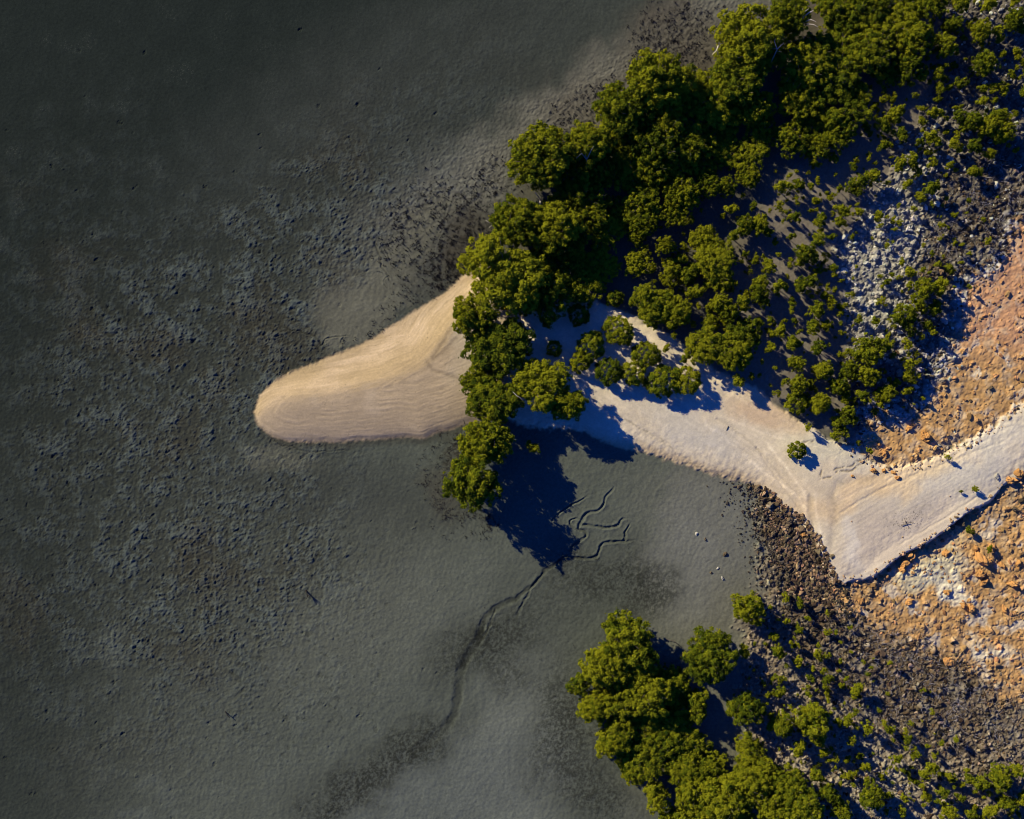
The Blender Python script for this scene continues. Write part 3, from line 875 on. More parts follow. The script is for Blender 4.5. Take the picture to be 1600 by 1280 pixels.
def plant(kind, px, py, r, label, cat, group, hk=None, variant=None, gappy=False):
    rm = r * S * (1.13 if kind == 'tree' else 1.06 if kind == 'bush' else 1.0)
    if kind == 'tree':
        src, R0, H0 = (BIG, 3.2, 6.6) if r >= 25 else (MEDV, 2.0, 3.8)
        if gappy: src, R0, H0 = GAPPY, 3.2, 5.2
        h = hk if hk else (1.95 * rm if r < 25 else 2.15 * rm)
    elif kind == 'bush':
        src, R0, H0 = BUSH, 1.9, 2.7
        variant = plant_rng.randrange(3)
        h = hk if hk else 1.5 * rm
    else:
        src, R0, H0 = (SMALL, 1.0, 1.65) if r < 15 else (MEDV, 2.0, 3.8)
        h = hk if hk else 2.5 * rm
    v = variant if variant is not None else plant_rng.randrange(len(src))
    cm, tm = src[v % len(src)]
    wx, wy = W2(px, py, h * .6)
    z = float(ground_z(wx, wy))
    name = 'mangrove_tree' if kind == 'tree' else 'mangrove_shrub'
    e = bpy.data.objects.new(name, None); COL.objects.link(e)
    e.empty_display_size = .3
    e.location = (wx, wy, z)
    e.rotation_euler = (0, 0, plant_rng.uniform(0, PI2))
    e.scale = (rm / R0 * plant_rng.uniform(.95, 1.12), rm / R0 * plant_rng.uniform(.95, 1.12), h / H0)
    tag(e, label, cat, group)
    link('trunk' if kind == 'tree' else 'stem', tm, e)
    link('crown', cm, e)
    return e


def nums(s):
    a = [float(t) for t in s.replace(',', ' ').split()]
    return [tuple(a[i:i + 3]) for i in range(0, len(a), 3)]


def rows(items, step):
    """rows from the top, left to right in each row"""
    it = sorted(items, key=lambda t: t[1]); out = []; cur = [it[0]]; y0 = it[0][1]
    for t in it[1:]:
        if t[1] - y0 > step:
            out.append(cur); cur = [t]; y0 = t[1]
        else: cur.append(t)
    out.append(cur)
    return [sorted(r_, key=lambda t: t[0]) for r_ in out]


def plant_rows(kind, items, step, what, where, cat, group, hk=None, gappy=False):
    R_ = rows(items, step)
    for i, r_ in enumerate(R_):
        rn = 'top row' if i == 0 else ('bottom row' if i == len(R_) - 1 and i else ORD[i] + ' row down')
        if len(R_) == 1: rn = 'row'
        for j, (x, y, r) in enumerate(r_):
            pn = 'leftmost' if j == 0 else ('rightmost' if j == len(r_) - 1 else ORD[j] + ' from left')
            if len(r_) == 1: pn = 'only one'
            sz = 'tiny' if r < 7.5 else 'small' if r < 11 else 'medium' if r < 19 else 'broad' if r < 31 else 'very broad'
            if kind == 'tree': sz = 'small' if r < 21 else 'medium' if r < 29 else 'broad' if r < 37 else 'very broad'
            plant(kind, x, y, r, f'{sz} {what}, {pn} in {rn} {where}', cat, group, hk(x, y, r) if hk else None, None, gappy)


# ---- trees named one by one
for x, y, r, lab in [
    (732, 500, 30, 'yellow-green mangrove leaning over the golden sand at the neck of the spit'),
    (784, 537, 52, 'large dark green mangrove on the grey sand at the root of the spit'),
    (744, 592, 20, 'small mangrove jutting left over the spit sand below the dark green tree'),
    (776, 622, 40, 'mangrove with bare pale limb, on the lower sand edge of the spit'),
    (760, 689, 33, 'round mangrove by brown twiggy ground, just above the lowest tree of the spit'),
    (736, 757, 42, 'round mangrove standing lowest of the spit trees, alone on grey mud'),
    (846, 606, 38, 'mangrove right of the spit trees throwing a long shadow over sand and mud'),
    (890, 630, 25, 'smaller crown joined to right side of the mangrove with the long shadow'),
    (836, 702, 13, 'little round mangrove alone within the deep shadow on the mud'),
    (1110, 1028, 38, 'lone mangrove on pale mud right of the big lower thicket, with long shadow'),
    (1166, 1105, 25, 'two-lobed mangrove by the pale silt path below the lone mangrove'),
    (1169, 951, 23, 'compact bright mangrove at the edge of mud and grey rubble, above the lower thicket'),
    (1162, 1017, 11, 'small mangrove on rubble edge between the lone mangrove and the dark rubble'),
]:
    plant('tree' if r > 15 else 'shrub', x, y, r, lab, 'tree' if r > 15 else 'shrub', None, {13: 1.9, 42: 7.6, 33: 6.4, 38: 5.3, 52: 5.4, 40: 4.6, 25: 4.6}.get(r))

EDGE_T = nums('784 425 52  810 348 36  866 354 36  846 243 44  915 228 34  972 172 36  1028 128 44  1150 128 40  1170 62 50  1232 26 30')
for i, (x, y, r) in enumerate(EDGE_T):
    lab = 'sunlit mangrove on the mud edge, ' + ('nearest the sand spit' if i == 0 else ORD[i] + ' tree up the edge from the sand spit')
    plant('tree', x, y, r, lab, 'tree', 'mangroves along the mud edge', 7.4 if r > 40 else 6.4)

DENSE = nums('''1405 45 28  1432 62 22  1386 112 24  1422 105 18  1329 20 30  1300 8 24  1352 10 26  1412 8 30  1456 10 22  1370 50 30  1200 80 30  1268 86 26  1313 64 30  1259 100 36  1313 92 32  1358 84 30  1250 133 28  1294 131 34
1022 165 38  1075 155 36  1124 157 36  1037 190 30  1127 199 28  1075 225 32  1022 225 32  1176 240 26  1242 157 26  1277 187 28  1319 187 28  1311 214 20  1277 232 16  1341 150 18  1169 274 15  1235 218 24  1131 240 22  1180 170 26  1190 205 24
979 267 30  997 232 30  1054 262 28  915 305 28  940 262 28  1005 322 26  971 330 20  888 375 28  941 412 26  997 410 22  994 372 12  1039 384 14  945 360 24  880 405 30  908 440 30  860 462 36  820 468 26  840 420 26  1000 285 24  1065 300 20  1109 289 18  1075 315 17  1049 332 17  1045 289 14  1135 292 14  1172 281 13  1005 352 16 1090 260 22 905 270 24 955 215 26  1020 260 22 930 340 22 880 314 27''')
plant_rows('tree', DENSE, 42, 'shaded mangrove', 'of the upper thicket', 'tree', 'mangroves of the upper thicket', lambda x, y, r: max(2.2, min(6.5, .9 + .10 * r + 1.5 * plant_rng.uniform(-1, 1))), True)

LOWT = nums('''1047 1112 25  1078 1152 24  1030 1155 27  979 993 42  941 1032 36  901 1060 17  924 1096 28  992 1025 32  1042 1062 28  1009 1076 36  967 1085 32  1084 1092 24  997 1119 34  960 1137 30  948 1152 22  1005 1175 34  986 1192 24  1050 1137 32  1065 1197 34  1020 1237 22
1102 1194 30  1166 1165 25  1181 1194 26  1159 1220 34  1125 1246 34  1084 1235 30  1054 1274 24  1147 1268 30  1230 1224 28  1245 1250 30  1213 1266 28  1100 1275 28  1190 1240 22''')
LOWT = [(x + 5, y + 9, r * .95) for x, y, r in LOWT]
plant_rows('tree', LOWT, 36, 'olive mangrove', 'of the lower thicket', 'tree', 'mangroves of the lower thicket', lambda x, y, r: (1.6 + .125 * r if (x + .5 * y < 1560 or y > 1215) else 1.3 + .075 * r) + plant_rng.uniform(-.7, .9))

# ---- bushes on the sand
for x, y, r, lab in [
    (967, 517, 25, 'round bright dome-shaped shrub standing in blue shade on the sand'),
    (866, 545, 14, 'small shrub on shaded sand, leftmost of the sand shrubs'),
    (922, 541, 24, 'spreading shrub between the small leftmost shrub and the round dome'),
    (906, 566, 17, 'low shrub touching the lower left of the spreading sand shrub'),
    (1010, 554, 23, 'dense shrub on sand just right and below the round dome shrub'),
    (952, 580, 23, 'wide flat shrub in the lower row of sand shrubs, leftmost there'),
    (990, 584, 21, 'shrub in the lower sand row, between the flat one and the large pair'),
    (1036, 597, 27, 'left shrub of the large joined pair with a forked shadow on sand'),
    (1073, 595, 22, 'right shrub of the large joined pair with a forked shadow on sand'),
    (904, 492, 17, 'dark shrub wholly in the shade under the tall trees, on blue sand'),
    (961, 466, 15, 'shrub at the thicket foot above the blue shaded sand'),
    (986, 473, 8, 'tiny round shrub beside the shrub at the thicket foot above shaded sand'),
    (921, 477, 7, 'tiny shrub between thicket and dark shaded shrub'),
    (1151, 594, 15, 'yellowish shrub alone on sand with its shadow pointing to the mud patch'),
    (1243, 703, 15, 'oval dense shrub standing alone on the open pale sand'),
    (1260, 667, 9, 'small shrub on pale sand just above the lone oval shrub'),
    (1066, 562, 11, 'thin pale yellow shrub on the sunlit sand strip'),
    (1040, 545, 8, 'wispy yellow sprig at the upper end of the sunlit sand strip'),
    (1022, 512, 8, 'wispy yellow sprig beside the round dome shrub, at the sand margin'),
    (1246, 630, 18, 'round dense shrub at the tip of the shrub field, beside sand'),
]:
    plant('bush' if r > 13 and x != 1151 else 'shrub', x, y, r * .9, lab, 'shrub', 'shrubs on the sand', 2.3 if r > 20 else None)
plant_rows('tree', nums('''1020 472 28 1058 488 24 1106 538 32 1142 550 28 1162 520 23 1116 405 28 1075 427 18 1045 424 18 1124 431 20 1099 371 19 1109 503 13'''), 40, 'rounded mangrove', 'between thicket and sand', 'tree', 'mangroves between thicket and sand', lambda x, y, r: 1.0 + .095 * r)

FLAT = nums('''1054 468 10 1084 457 13 1036 381 13 1064 405 13 1146 328 12 1176 322 8 1165 351 15 1187 352 15 1146 369 12 1129 337 6 1161 306 6 1071 345 11
1240 343 13 1232 371 8 1281 345 11 1315 330 14 1311 347 10 1300 371 8 1339 332 8 1369 339 10 1274 379 14 1259 397 17 1249 411 10 1279 422 8 1298 420 9 1200 416 12 1178 409 7
1184 457 17 1186 442 13 1191 474 12 1217 448 14 1259 444 16 1124 474 17 1139 489 17 1159 474 14 1184 504 9 1204 502 8 1217 517 10 1236 476 10 1276 484 14 1268 512 13 1289 508 9 1294 467 10 1236 536 12 1202 544 10 1277 544 13
1221 294 14 1247 289 10 1276 283 6 1311 296 8 1294 311 7 1274 315 9 1339 289 15 1360 276 14 1332 262 8 1356 244 6 1302 249 7 1304 274 5 1214 324 7 1379 229 11 1377 199 13 1354 206 8 1407 214 12 1397 180 15 1210 380 6 1160 400 8 1240 502 6 1310 480 6''')
plant_rows('shrub', FLAT, 26, 'olive shrub', 'on the striped silt', 'shrub', 'shrubs on the shadow-striped silt')
POINT = nums('''1244 568 15 1285 579 16 1247 601 16 1281 630 17 1311 604 16 1326 577 15 1352 587 17 1360 549 23 1343 555 13 1379 540 12 1322 551 8 1416 574 12 1416 591 11 1414 611 9 1382 615 15 1343 621 14 1319 621 10 1322 649 15 1306 660 13 1311 675 12 1371 634 9 1364 643 7 1414 538 9 1418 553 6 1396 600 8 1265 600 9''')
plant_rows('shrub', POINT, 24, 'dense shrub', 'in the clump by the sand', 'shrub', 'shrubs of the clump by the sand')
RUB = nums('''1437 456 20 1465 448 14 1457 482 14 1446 510 11 1418 427 11 1405 412 7 1416 450 8 1399 499 13 1416 491 14 1416 512 12 1431 480 12 1403 480 9 1382 442 7 1480 422 9 1452 399 6 1375 471 7 1364 506 8 1337 502 7 1385 525 6 1390 430 5''')
plant_rows('shrub', RUB, 26, 'olive shrub', 'on the pale rubble', 'shrub', 'shrubs on the pale rubble')
TOPR = nums('''1437 120 12 1463 116 11 1465 139 10 1476 71 19 1487 41 17 1529 51 17 1536 101 19 1555 56 12 1581 34 17 1589 50 12 1585 84 9 1596 101 9 1576 120 8 1559 139 13 1596 146 12 1532 141 8 1532 161 10 1499 133 10 1480 139 8 1487 105 7 1463 157 7 1456 180 12 1437 191 9 1495 184 12 1517 191 16 1540 199 18 1559 187 18 1566 206 17 1551 217 14 1499 201 8 1489 229 12 1519 231 14 1581 238 7 1544 240 8
1452 219 14 1435 225 10 1446 240 7 1401 259 12 1420 253 11 1431 270 8 1456 255 8 1478 262 8 1521 272 10 1452 296 13 1435 309 9 1414 289 9 1510 315 5 1497 12 14 1540 12 14 1580 8 12''')
plant_rows('shrub', TOPR, 24, 'yellow-green shrub', 'on the grey flat', 'shrub', 'shrubs of the grey flat')
LOWS = nums('''1221 1131 18 1204 1132 11 1270 1130 25 1274 1114 16 1255 1111 10 1246 1166 13 1277 1152 12 1287 1173 8 1307 1126 9 1322 1124 11 1354 1134 13 1330 1152 9 1392 1136 8 1416 1151 8 1426 1175 8 1396 1181 11 1339 1179 8 1321 1184 7 1352 1196 11 1326 1209 10 1375 1212 7 1450 1201 14 1429 1220 6 1471 1237 12 1487 1214 9 1510 1214 10 1532 1222 14 1562 1216 18 1581 1199 14 1596 1242 12 1574 1256 15 1544 1265 14 1517 1269 10 1497 1242 10 1480 1265 12 1409 1242 8 1407 1265 9 1446 1242 7 1442 1257 5 1360 1246 19 1367 1231 11 1274 1207 14 1294 1237 18 1262 1265 23 1315 1265 17 1415 1205 6''')
plant_rows('shrub', LOWS, 24, 'bright shrub', 'right of the lower thicket', 'shrub', 'shrubs right of the lower thicket')
SPARSE = nums('''1225 969 7 1227 933 7 1249 942 9 1261 965 6 1202 948 5 1208 993 9 1246 984 8 1214 1017 12 1238 1008 5 1246 1032 9 1277 1023 9 1291 987 6 1264 1057 8 1289 1062 8 1285 1046 6 1216 1059 8 1217 1079 10 1261 1083 6 1291 1083 6 1336 1076 13 1315 1070 6 1311 1032 5''')
plant_rows('shrub', SPARSE, 22, 'bright shrub', 'on dark rubble', 'shrub', 'sparse shrubs on the dark rubble')
for x, y, r, lab in [(1518, 763, 5.5, 'dark little bush with long shadow, alone on the pale sand plateau'), (1496, 767, 3.5, 'tiniest dark tuft on the pale sand plateau, left of the little bush'), (1513, 829, 7, 'dark bush on orange ground just below the shadowed sand bank'),
                     (1542, 859, 7, 'dark bush among orange boulders, below the bush by the sand bank'), (1337, 692, 4, 'tiny tuft where the rubble meets the pale sand'), (1354, 702, 7, 'small yellow shrub at the top of the little eroded ledge')]:
    plant('shrub', x, y, r, lab, 'shrub', None, 1.9 * r * S)

# saplings too many and too small to tell apart: one mass of little crowns
def saplings(name, dens, n0, box, r0, r1):
    rng = np.random.default_rng(91)
    px, py = scatter(n0, dens, rng, box); n = len(px)
    wx, wy = (px - 800) * S, (640 - py) * S
    wz = ground_z(wx, wy)
    V, F, T = [], [], []; off = 0
    for k in range(len(SMALL)):
        m = SMALL[k][0]
        v = np.empty(len(m.vertices) * 3, np.float32); m.vertices.foreach_get('co', v); v = v.reshape(-1, 3)
        t = np.empty(len(m.polygons), np.float32); m.attributes['tint'].data.foreach_get('value', t)
        keep = np.arange(0, len(t), 2)                    # thin, wispy crowns
        v = v.reshape(-1, 4, 3)[keep].reshape(-1, 3); t = t[keep]
        f = np.arange(len(v)).reshape(-1, 4)
        for i in range(k, n, len(SMALL)):
            r = rng.uniform(r0, r1) * S; th = rng.uniform(0, 6.28); c, s_ = math.cos(th), math.sin(th)
            h = r * rng.uniform(2.4, 4.6) / 1.65
            V.append(np.stack([(v[:, 0] * c - v[:, 1] * s_) * r + wx[i], (v[:, 0] * s_ + v[:, 1] * c) * r + wy[i], v[:, 2] * h + wz[i]], -1))
            F.append(f + off); T.append(np.clip(t + rng.uniform(.0, .6), 0, 1.3)); off += len(v)
    m = np_mesh(name, np.concatenate(V), np.concatenate(F), M_LEAF, False, fcol=np.concatenate(T))
    return tag(link(name, m), kind='stuff')


sapd = np.clip(.9 * blob(1090, 430, 70, 90, -30, .5) * (1 - sand_any) + land * (1 - rr) * (1 - sand_any) * sstep(-.5, .3, n_mid) + .30 * rr * topr + .22 * rr * (1 - orr) * blob(1400, 420, 110, 200, 10, .5) + .5 * blob(1330, 560, 90, 90, 0, .5) * (1 - sand_any) * (1 - orr), 0, 1)
saplings('mangrove_saplings', sapd, 3000, (1000, -20, 1640, 720), 2.2, 6.8)
sapb = rb * (1 - orb) * (1 - sand_any) * np.clip(.7 * blob(1290, 1130, 150, 130, 35, .6) + blob(1500, 1240, 130, 40, 10, .6), 0, 1)
saplings('mangrove_seedlings', sapb, 800, (1160, 920, 1640, 1300), 2.0, 6.5)

# ------------------------------------------------------------------ bare pale limbs on named trees
def bare(px, py, z, segs, lab, mat=M_BLEACH, name='bare_branch'):
    cx, cy = W2(px, py, z)
    parts = []
    for pts, r0 in segs:
        P = [(a * S, -b * S, c) for a, b, c in pts]
        parts.append(tube(P, np.linspace(r0, r0 * .35, len(P)), 6))
    o = link(name, tube_mesh(name, parts, mat)); o.location = (cx, cy, z)
    return tag(o, lab, 'branch')


bare(1257, 25, 5.2, [([(0, 10, -5.2), (-1, 8, -1), (-2, 2, 0), (-5, -8, .6)], .13), ([(-2, 2, 0), (5, -3, .4), (11, -5, .6)], .09), ([(-1, 8, -.5), (8, 6, .2), (16, 10, .3)], .07), ([(0, 9, -.6), (12, 14, .3), (20, 18, .2)], .06), ([(-3, -3, .4), (3, -6, 1)], .05)], 'forked bleached bare trunk in a dark gap at the top of the thicket')
bare(1118, 78, 3.6, [([(12, 6, -3.4), (6, 2, -1), (4, -6, 0), (1, 2, .2), (-6, 9, .4)], .12)], 'curved bleached bare branch on the mud edge near the top')
bare(955, 197, 3.0, [([(8, 8, -2.8), (2, 3, -1), (0, 0, 0), (-2, -4, .5)], .14), ([(0, 0, 0), (6, -1, .3), (10, 1, .4)], .06)], 'short pale bare branch at the mud edge between two sunlit trees')
bare(845, 318, 2.2, [([(6, -6, -2.2), (0, -8, -1), (-5, -12, 0), (-9, -16, .4)], .11), ([(0, -8, -1), (-1, 0, -.4), (0, 6, 0)], .12)], 'pale bare trunk showing between sunlit mud-edge trees')
bare(770, 349, 2.0, [([(14, 4, -1.8), (4, 1, -.4), (-6, -1, .2), (-11, -4, .3)], .06), ([(4, 1, -.4), (-4, 5, .1), (-6, 8, .2)], .04)], 'thin dead twig poking left from mud-edge tree over dark roots')
bare(915, 238, 5.6, [([(6, 18, -5), (2, 10, -.5), (-6, 2, .2), (-14, 10, .4)], .05), ([(2, 10, -.5), (8, -2, .3), (12, -8, .4)], .05), ([(2, 10, -.5), (-2, -4, .3), (4, -10, .4)], .04)], 'grey leafless twigs showing through crowns near the mud edge', M_DEAD, 'dead_branch')
bare(1215, 74, 6.0, [([(0, 14, -5), (0, 2, -.2), (-6, -8, .3), (-4, -12, .4)], .06), ([(0, 2, -.2), (8, -5, .3)], .05), ([(0, 4, -.3), (5, 8, .2)], .04), ([(0, 2, 0), (-8, 4, .3)], .04)], 'grey leafless forked twigs deep in the upper thicket', M_DEAD, 'dead_branch')
bare(808, 618, 5.0, [([(-9, -8, -.6), (0, 1, .0), (4, 3, .2), (9, 8, .2)], .05)], 'straight pale bare limb across the spit trees', M_DEAD)
bare(745, 473, .8, [([(14, 12, -.8), (4, 4, .1), (-4, -2, .4)], .16)], 'dark stub of a trunk leaning over golden sand', M_BARK, 'tree_stump')
bare(742, 650, .6, [([(6, 4, -.6), (2, -1, .3), (-2, -4, .8)], .16)], 'dark leaning stub at the lower sand edge of the spit trees', M_BARK, 'tree_stump')
bare(481, 930, .3, [([(-4, -7, -.35), (-1, -2, .1), (2, 3, .5)], .10), ([(-1, -2, .1), (4, 1, .5)], .08), ([(0, 0, .1), (-1, 5, .4)], .07)], 'dark snagged driftwood lying on the open mud left of the creek', M_ROOT, 'driftwood')
bare(356, 1117, .2, [([(-5, -4, -.2), (0, 0, .15), (4, 4, .2)], .07), ([(0, 0, .15), (5, -8, .3)], .05)], 'thin dark driftwood stick low on the dark open mud', M_ROOT, 'driftwood')
bare(1136, 670, .62, [([(2, -4, .0), (0, 0, .04), (-1, 3, .0)], .06)], 'short dark stick lying on the sand track', M_BARK, 'driftwood')
bare(957, 636, .55, [([(8, -8, .0), (0, 0, .03), (-5, 6, .0)], .025)], 'thin stick lying across the wrack line on the sand', M_BARK, 'driftwood')
bare(1418, 818, 1.05, [([(-9, 3, 0), (0, -1, .06), (9, -2, .03)], .04), ([(-4, -5, 0), (-2, 2, .08), (2, 6, .03)], .04)], 'tangled dead twigs lying on the middle of the sand plateau', M_BARK, 'driftwood')
bare(1052, 1001, .12, [([(10, 8, .05), (0, 0, .1), (-14, -3, .05)], .05)], 'thin branch lying on pale mud above the lone lower mangrove', M_BARK, 'driftwood')

# ------------------------------------------------------------------ rocks
def ico():
    t = (1 + 5 ** .5) / 2
    v = [(-1, t, 0), (1, t, 0), (-1, -t, 0), (1, -t, 0), (0, -1, t), (0, 1, t), (0, -1, -t), (0, 1, -t), (t, 0, -1), (t, 0, 1), (-t, 0, -1), (-t, 0, 1)]
    f = [(0, 11, 5), (0, 5, 1), (0, 1, 7), (0, 7, 10), (0, 10, 11), (1, 5, 9), (5, 11, 4), (11, 10, 2), (10, 7, 6), (7, 1, 8), (3, 9, 4), (3, 4, 2), (3, 2, 6), (3, 6, 8), (3, 8, 9), (4, 9, 5), (2, 4, 11), (6, 2, 10), (8, 6, 7), (9, 8, 1)]
    v = [np.array(p) / np.linalg.norm(p) for p in v]
    return v, f


def subdiv(v, f, n):
    v = list(v)
    for _ in range(n):
        c = {}; nf = []

        def mid(a, b):
            k = (min(a, b), max(a, b))
            if k not in c:
                p = v[a] + v[b]; v.append(p / np.linalg.norm(p)); c[k] = len(v) - 1
            return c[k]
        for a, b, d in f:
            x, y, z = mid(a, b), mid(b, d), mid(d, a)
            nf += [(a, x, z), (b, y, x), (d, z, y), (x, y, z)]
        f = nf
    return np.array(v), np.array(f)


def rock_shape(seed, n, rough=.45):
    rng = np.random.default_rng(seed)
    v, f = subdiv(*ico(), n)
    v = v * np.array([1.15, rng.uniform(.5, .95), rng.uniform(.5, .85)])
    # chip with random planes, then roughen
    for _ in range(7):
        d = unit(rng.normal(0, 1, 3)); o = rng.uniform(.55, .85)
        k = v @ d - o
        v = v - np.clip(k, 0, None)[:, None] * d * .9
    s = rng.uniform(0, 50, 3)
    for a, w in ((1.3, rough), (3.1, rough * .5)):
        nz = perlin(v[:, 0] * a + s[0] + v[:, 2] * 1.7, v[:, 1] * a + s[1] - v[:, 2] * 1.3, seed)
        v = v * (1 + w * nz[:, None])
    return v, f


LOW = [rock_shape(500 + i, 1) for i in range(16)]
HIGH = [rock_shape(600 + i, 3, .42) for i in range(10)]


def rubble(name, px, py, rad, cols, label_unused=None):
    n = len(px); rng = np.random.default_rng(len(px))
    wx, wy = (px - 800) * S, (640 - py) * S
    wz = ground_z(wx, wy)
    V, F, Cc = [], [], []; off = 0
    for k in range(16):
        sel = np.arange(k, n, 16)
        if not len(sel): continue
        v, f = LOW[k]
        th = rng.uniform(0, PI2, len(sel)); c, s = np.cos(th), np.sin(th)
        r = rad[sel][:, None]
        x = (v[None, :, 0] * c[:, None] - v[None, :, 1] * s[:, None]) * r + wx[sel][:, None]
        y = (v[None, :, 0] * s[:, None] + v[None, :, 1] * c[:, None]) * r + wy[sel][:, None]
        z = v[None, :, 2] * r + wz[sel][:, None] + r * .12
        V.append(np.stack([x, y, z], -1).reshape(-1, 3))
        F.append((f[None] + off + (np.arange(len(sel)) * len(v))[:, None, None]).reshape(-1, 3))
        Cc.append(np.repeat(cols[sel], len(v), 0)); off += len(sel) * len(v)
    m = np_mesh(name, np.concatenate(V), np.concatenate(F), M_RUBBLE, False, vcol=np.concatenate(Cc))
    return tag(link(name, m), kind='stuff')


R3 = np.random.default_rng(77)


def jit(col, n, v=.25):
    return np.asarray(col)[None] * (1 + R3.normal(0, v, (n, 1))) * (1 + R3.normal(0, .05, (n, 3)))


free = (1 - sand_any)
cl0 = sstep(-.2, .4, n_sm + .5 * n_mid)
silt = sstep(.1, .5, fbm(PX, PY, 32, 3, 731))
# pale grey coral rubble
px, py = scatter(26000, rr * (1 - orr) * free * (1 - .9 * dk_r) * (1 - .6 * silt) * (1 - .7 * topr), R3); n = len(px)
rubble('grey_rubble', px, py, np.clip(R3.lognormal(-1.85, .55, n), .07, .5), np.clip(jit(alb(154, 148, 138), n, .32), .01, .8))
# dark brown rubble
d2 = np.clip(rr * (1 - orr) * dk_r + rb * (1 - orb) * (.35 + .65 * dk_b), 0, 1) * free
px, py = scatter(42000, d2 * (1 - .7 * silt), R3); n = len(px)
cc = np.where(R3.uniform(0, 1, (n, 1)) < .2, jit(alb(134, 116, 96), n), jit(alb(84, 68, 52), n, .45))
rubble('dark_rubble', px, py, np.clip(R3.lognormal(-2.15, .5, n), .06, .45), np.clip(cc, .006, .8))
px, py = scatter(14000, rb * (1 - orb) * (1 - .7 * dk_b) * free * (1 - .5 * silt), R3); n = len(px)
rubble('shingle', px, py, np.clip(R3.lognormal(-2.1, .4, n), .07, .35), np.clip(jit(alb(126, 113, 97), n, .35), .01, .8))
# orange rubble
px, py = scatter(19000, orng * (1 - .35 * orr) * np.maximum(free, .0) * (np.where(orb > .5, 1 - .75 * wp, 1)) * .8, R3); n = len(px)
rubble('orange_rubble', px, py, np.clip(R3.lognormal(-2.15, .55, n), .05, .5), np.clip(jit(alb(158, 119, 80), n, .25), .01, .8))
nr2 = sstep(-2, 6, d_sandr) * (1 - sstep(2, 12, d_sandr)) * sstep(1170, 1200, PX) * sstep(755, 775, PY) * (1 - sstep(1300, 1315, PX))
px, py = scatter(26000, nr2 * .5, R3, (1160, 740, 1320, 920)); n = len(px)
rubble('shelf_stones', px, py, np.clip(R3.lognormal(-2.2, .5, n), .05, .3), np.clip(jit(alb(110, 88, 68), n, .4), .01, .8))
nr = np.clip(sstep(-2, 6, d_sandr) * (1 - sstep(3, 14, d_sandr)) * sstep(1290, 1350, PX) * .35 + .02 * sr_in * sstep(1290, 1400, PX) * sstep(.2, .6, n_mid), 0, 1)
px, py = scatter(26000, nr * .5, R3, (1280, 600, 1640, 920)); n = len(px)
rubble('stray_stones', px, py, np.clip(R3.lognormal(-2.3, .5, n), .05, .28), np.clip(jit(alb(150, 122, 96), n, .35), .01, .8))
# brown shelf of stones along the shore, and dark pebbles thinning out over the mud
px, py = scatter(24000, (1 - .75 * sstep(-.1, .35, fbm(PX, PY, 22, 3, 733))) * sstep(-16, 12, d_shelf) * free, R3, (1120, 740, 1330, 980)); n = len(px)
cc = np.where(R3.uniform(0, 1, (n, 1)) < .2, jit(alb(152, 120, 92), n), jit(alb(82, 68, 54), n, .45))
rubble('brown_shingle', px, py, np.clip(R3.lognormal(-2.4, .6, n), .04, .42), np.clip(cc, .006, .8))
pe = sstep(-85, -3, d_shelf) * (1 - sstep(-3, 8, d_shelf)) * free
px, py = scatter(30000, .62 * pe ** 2 * (.35 + .65 * cl0), R3, (1030, 740, 1330, 990)); n = len(px)
rubble('dark_pebbles', px, py, np.clip(R3.lognormal(-2.45, .5, n), .04, .3), np.clip(jit(alb(56, 50, 43), n, .5), .006, .5))


def boulder(px, py, r, mat, lab, group=None, high=True, name='boulder', sq=1.0):
    rm = r * S
    key = (mat.name, R3.integers(0, 10))
    if key not in BM:
        v, f = HIGH[key[1]]
        BM[key] = np_mesh(name, v, f, mat, False)
    wx, wy = W2(px, py, rm * .4)
    o = link(name, BM[key]); o.location = (wx, wy, float(ground_z(wx, wy)) + rm * .2)
    o.scale = (rm, rm, rm * sq); o.rotation_euler = (R3.uniform(-.3, .3), R3.uniform(-.3, .3), R3.uniform(0, 6.28))
    return tag(o, lab, 'rock', group)


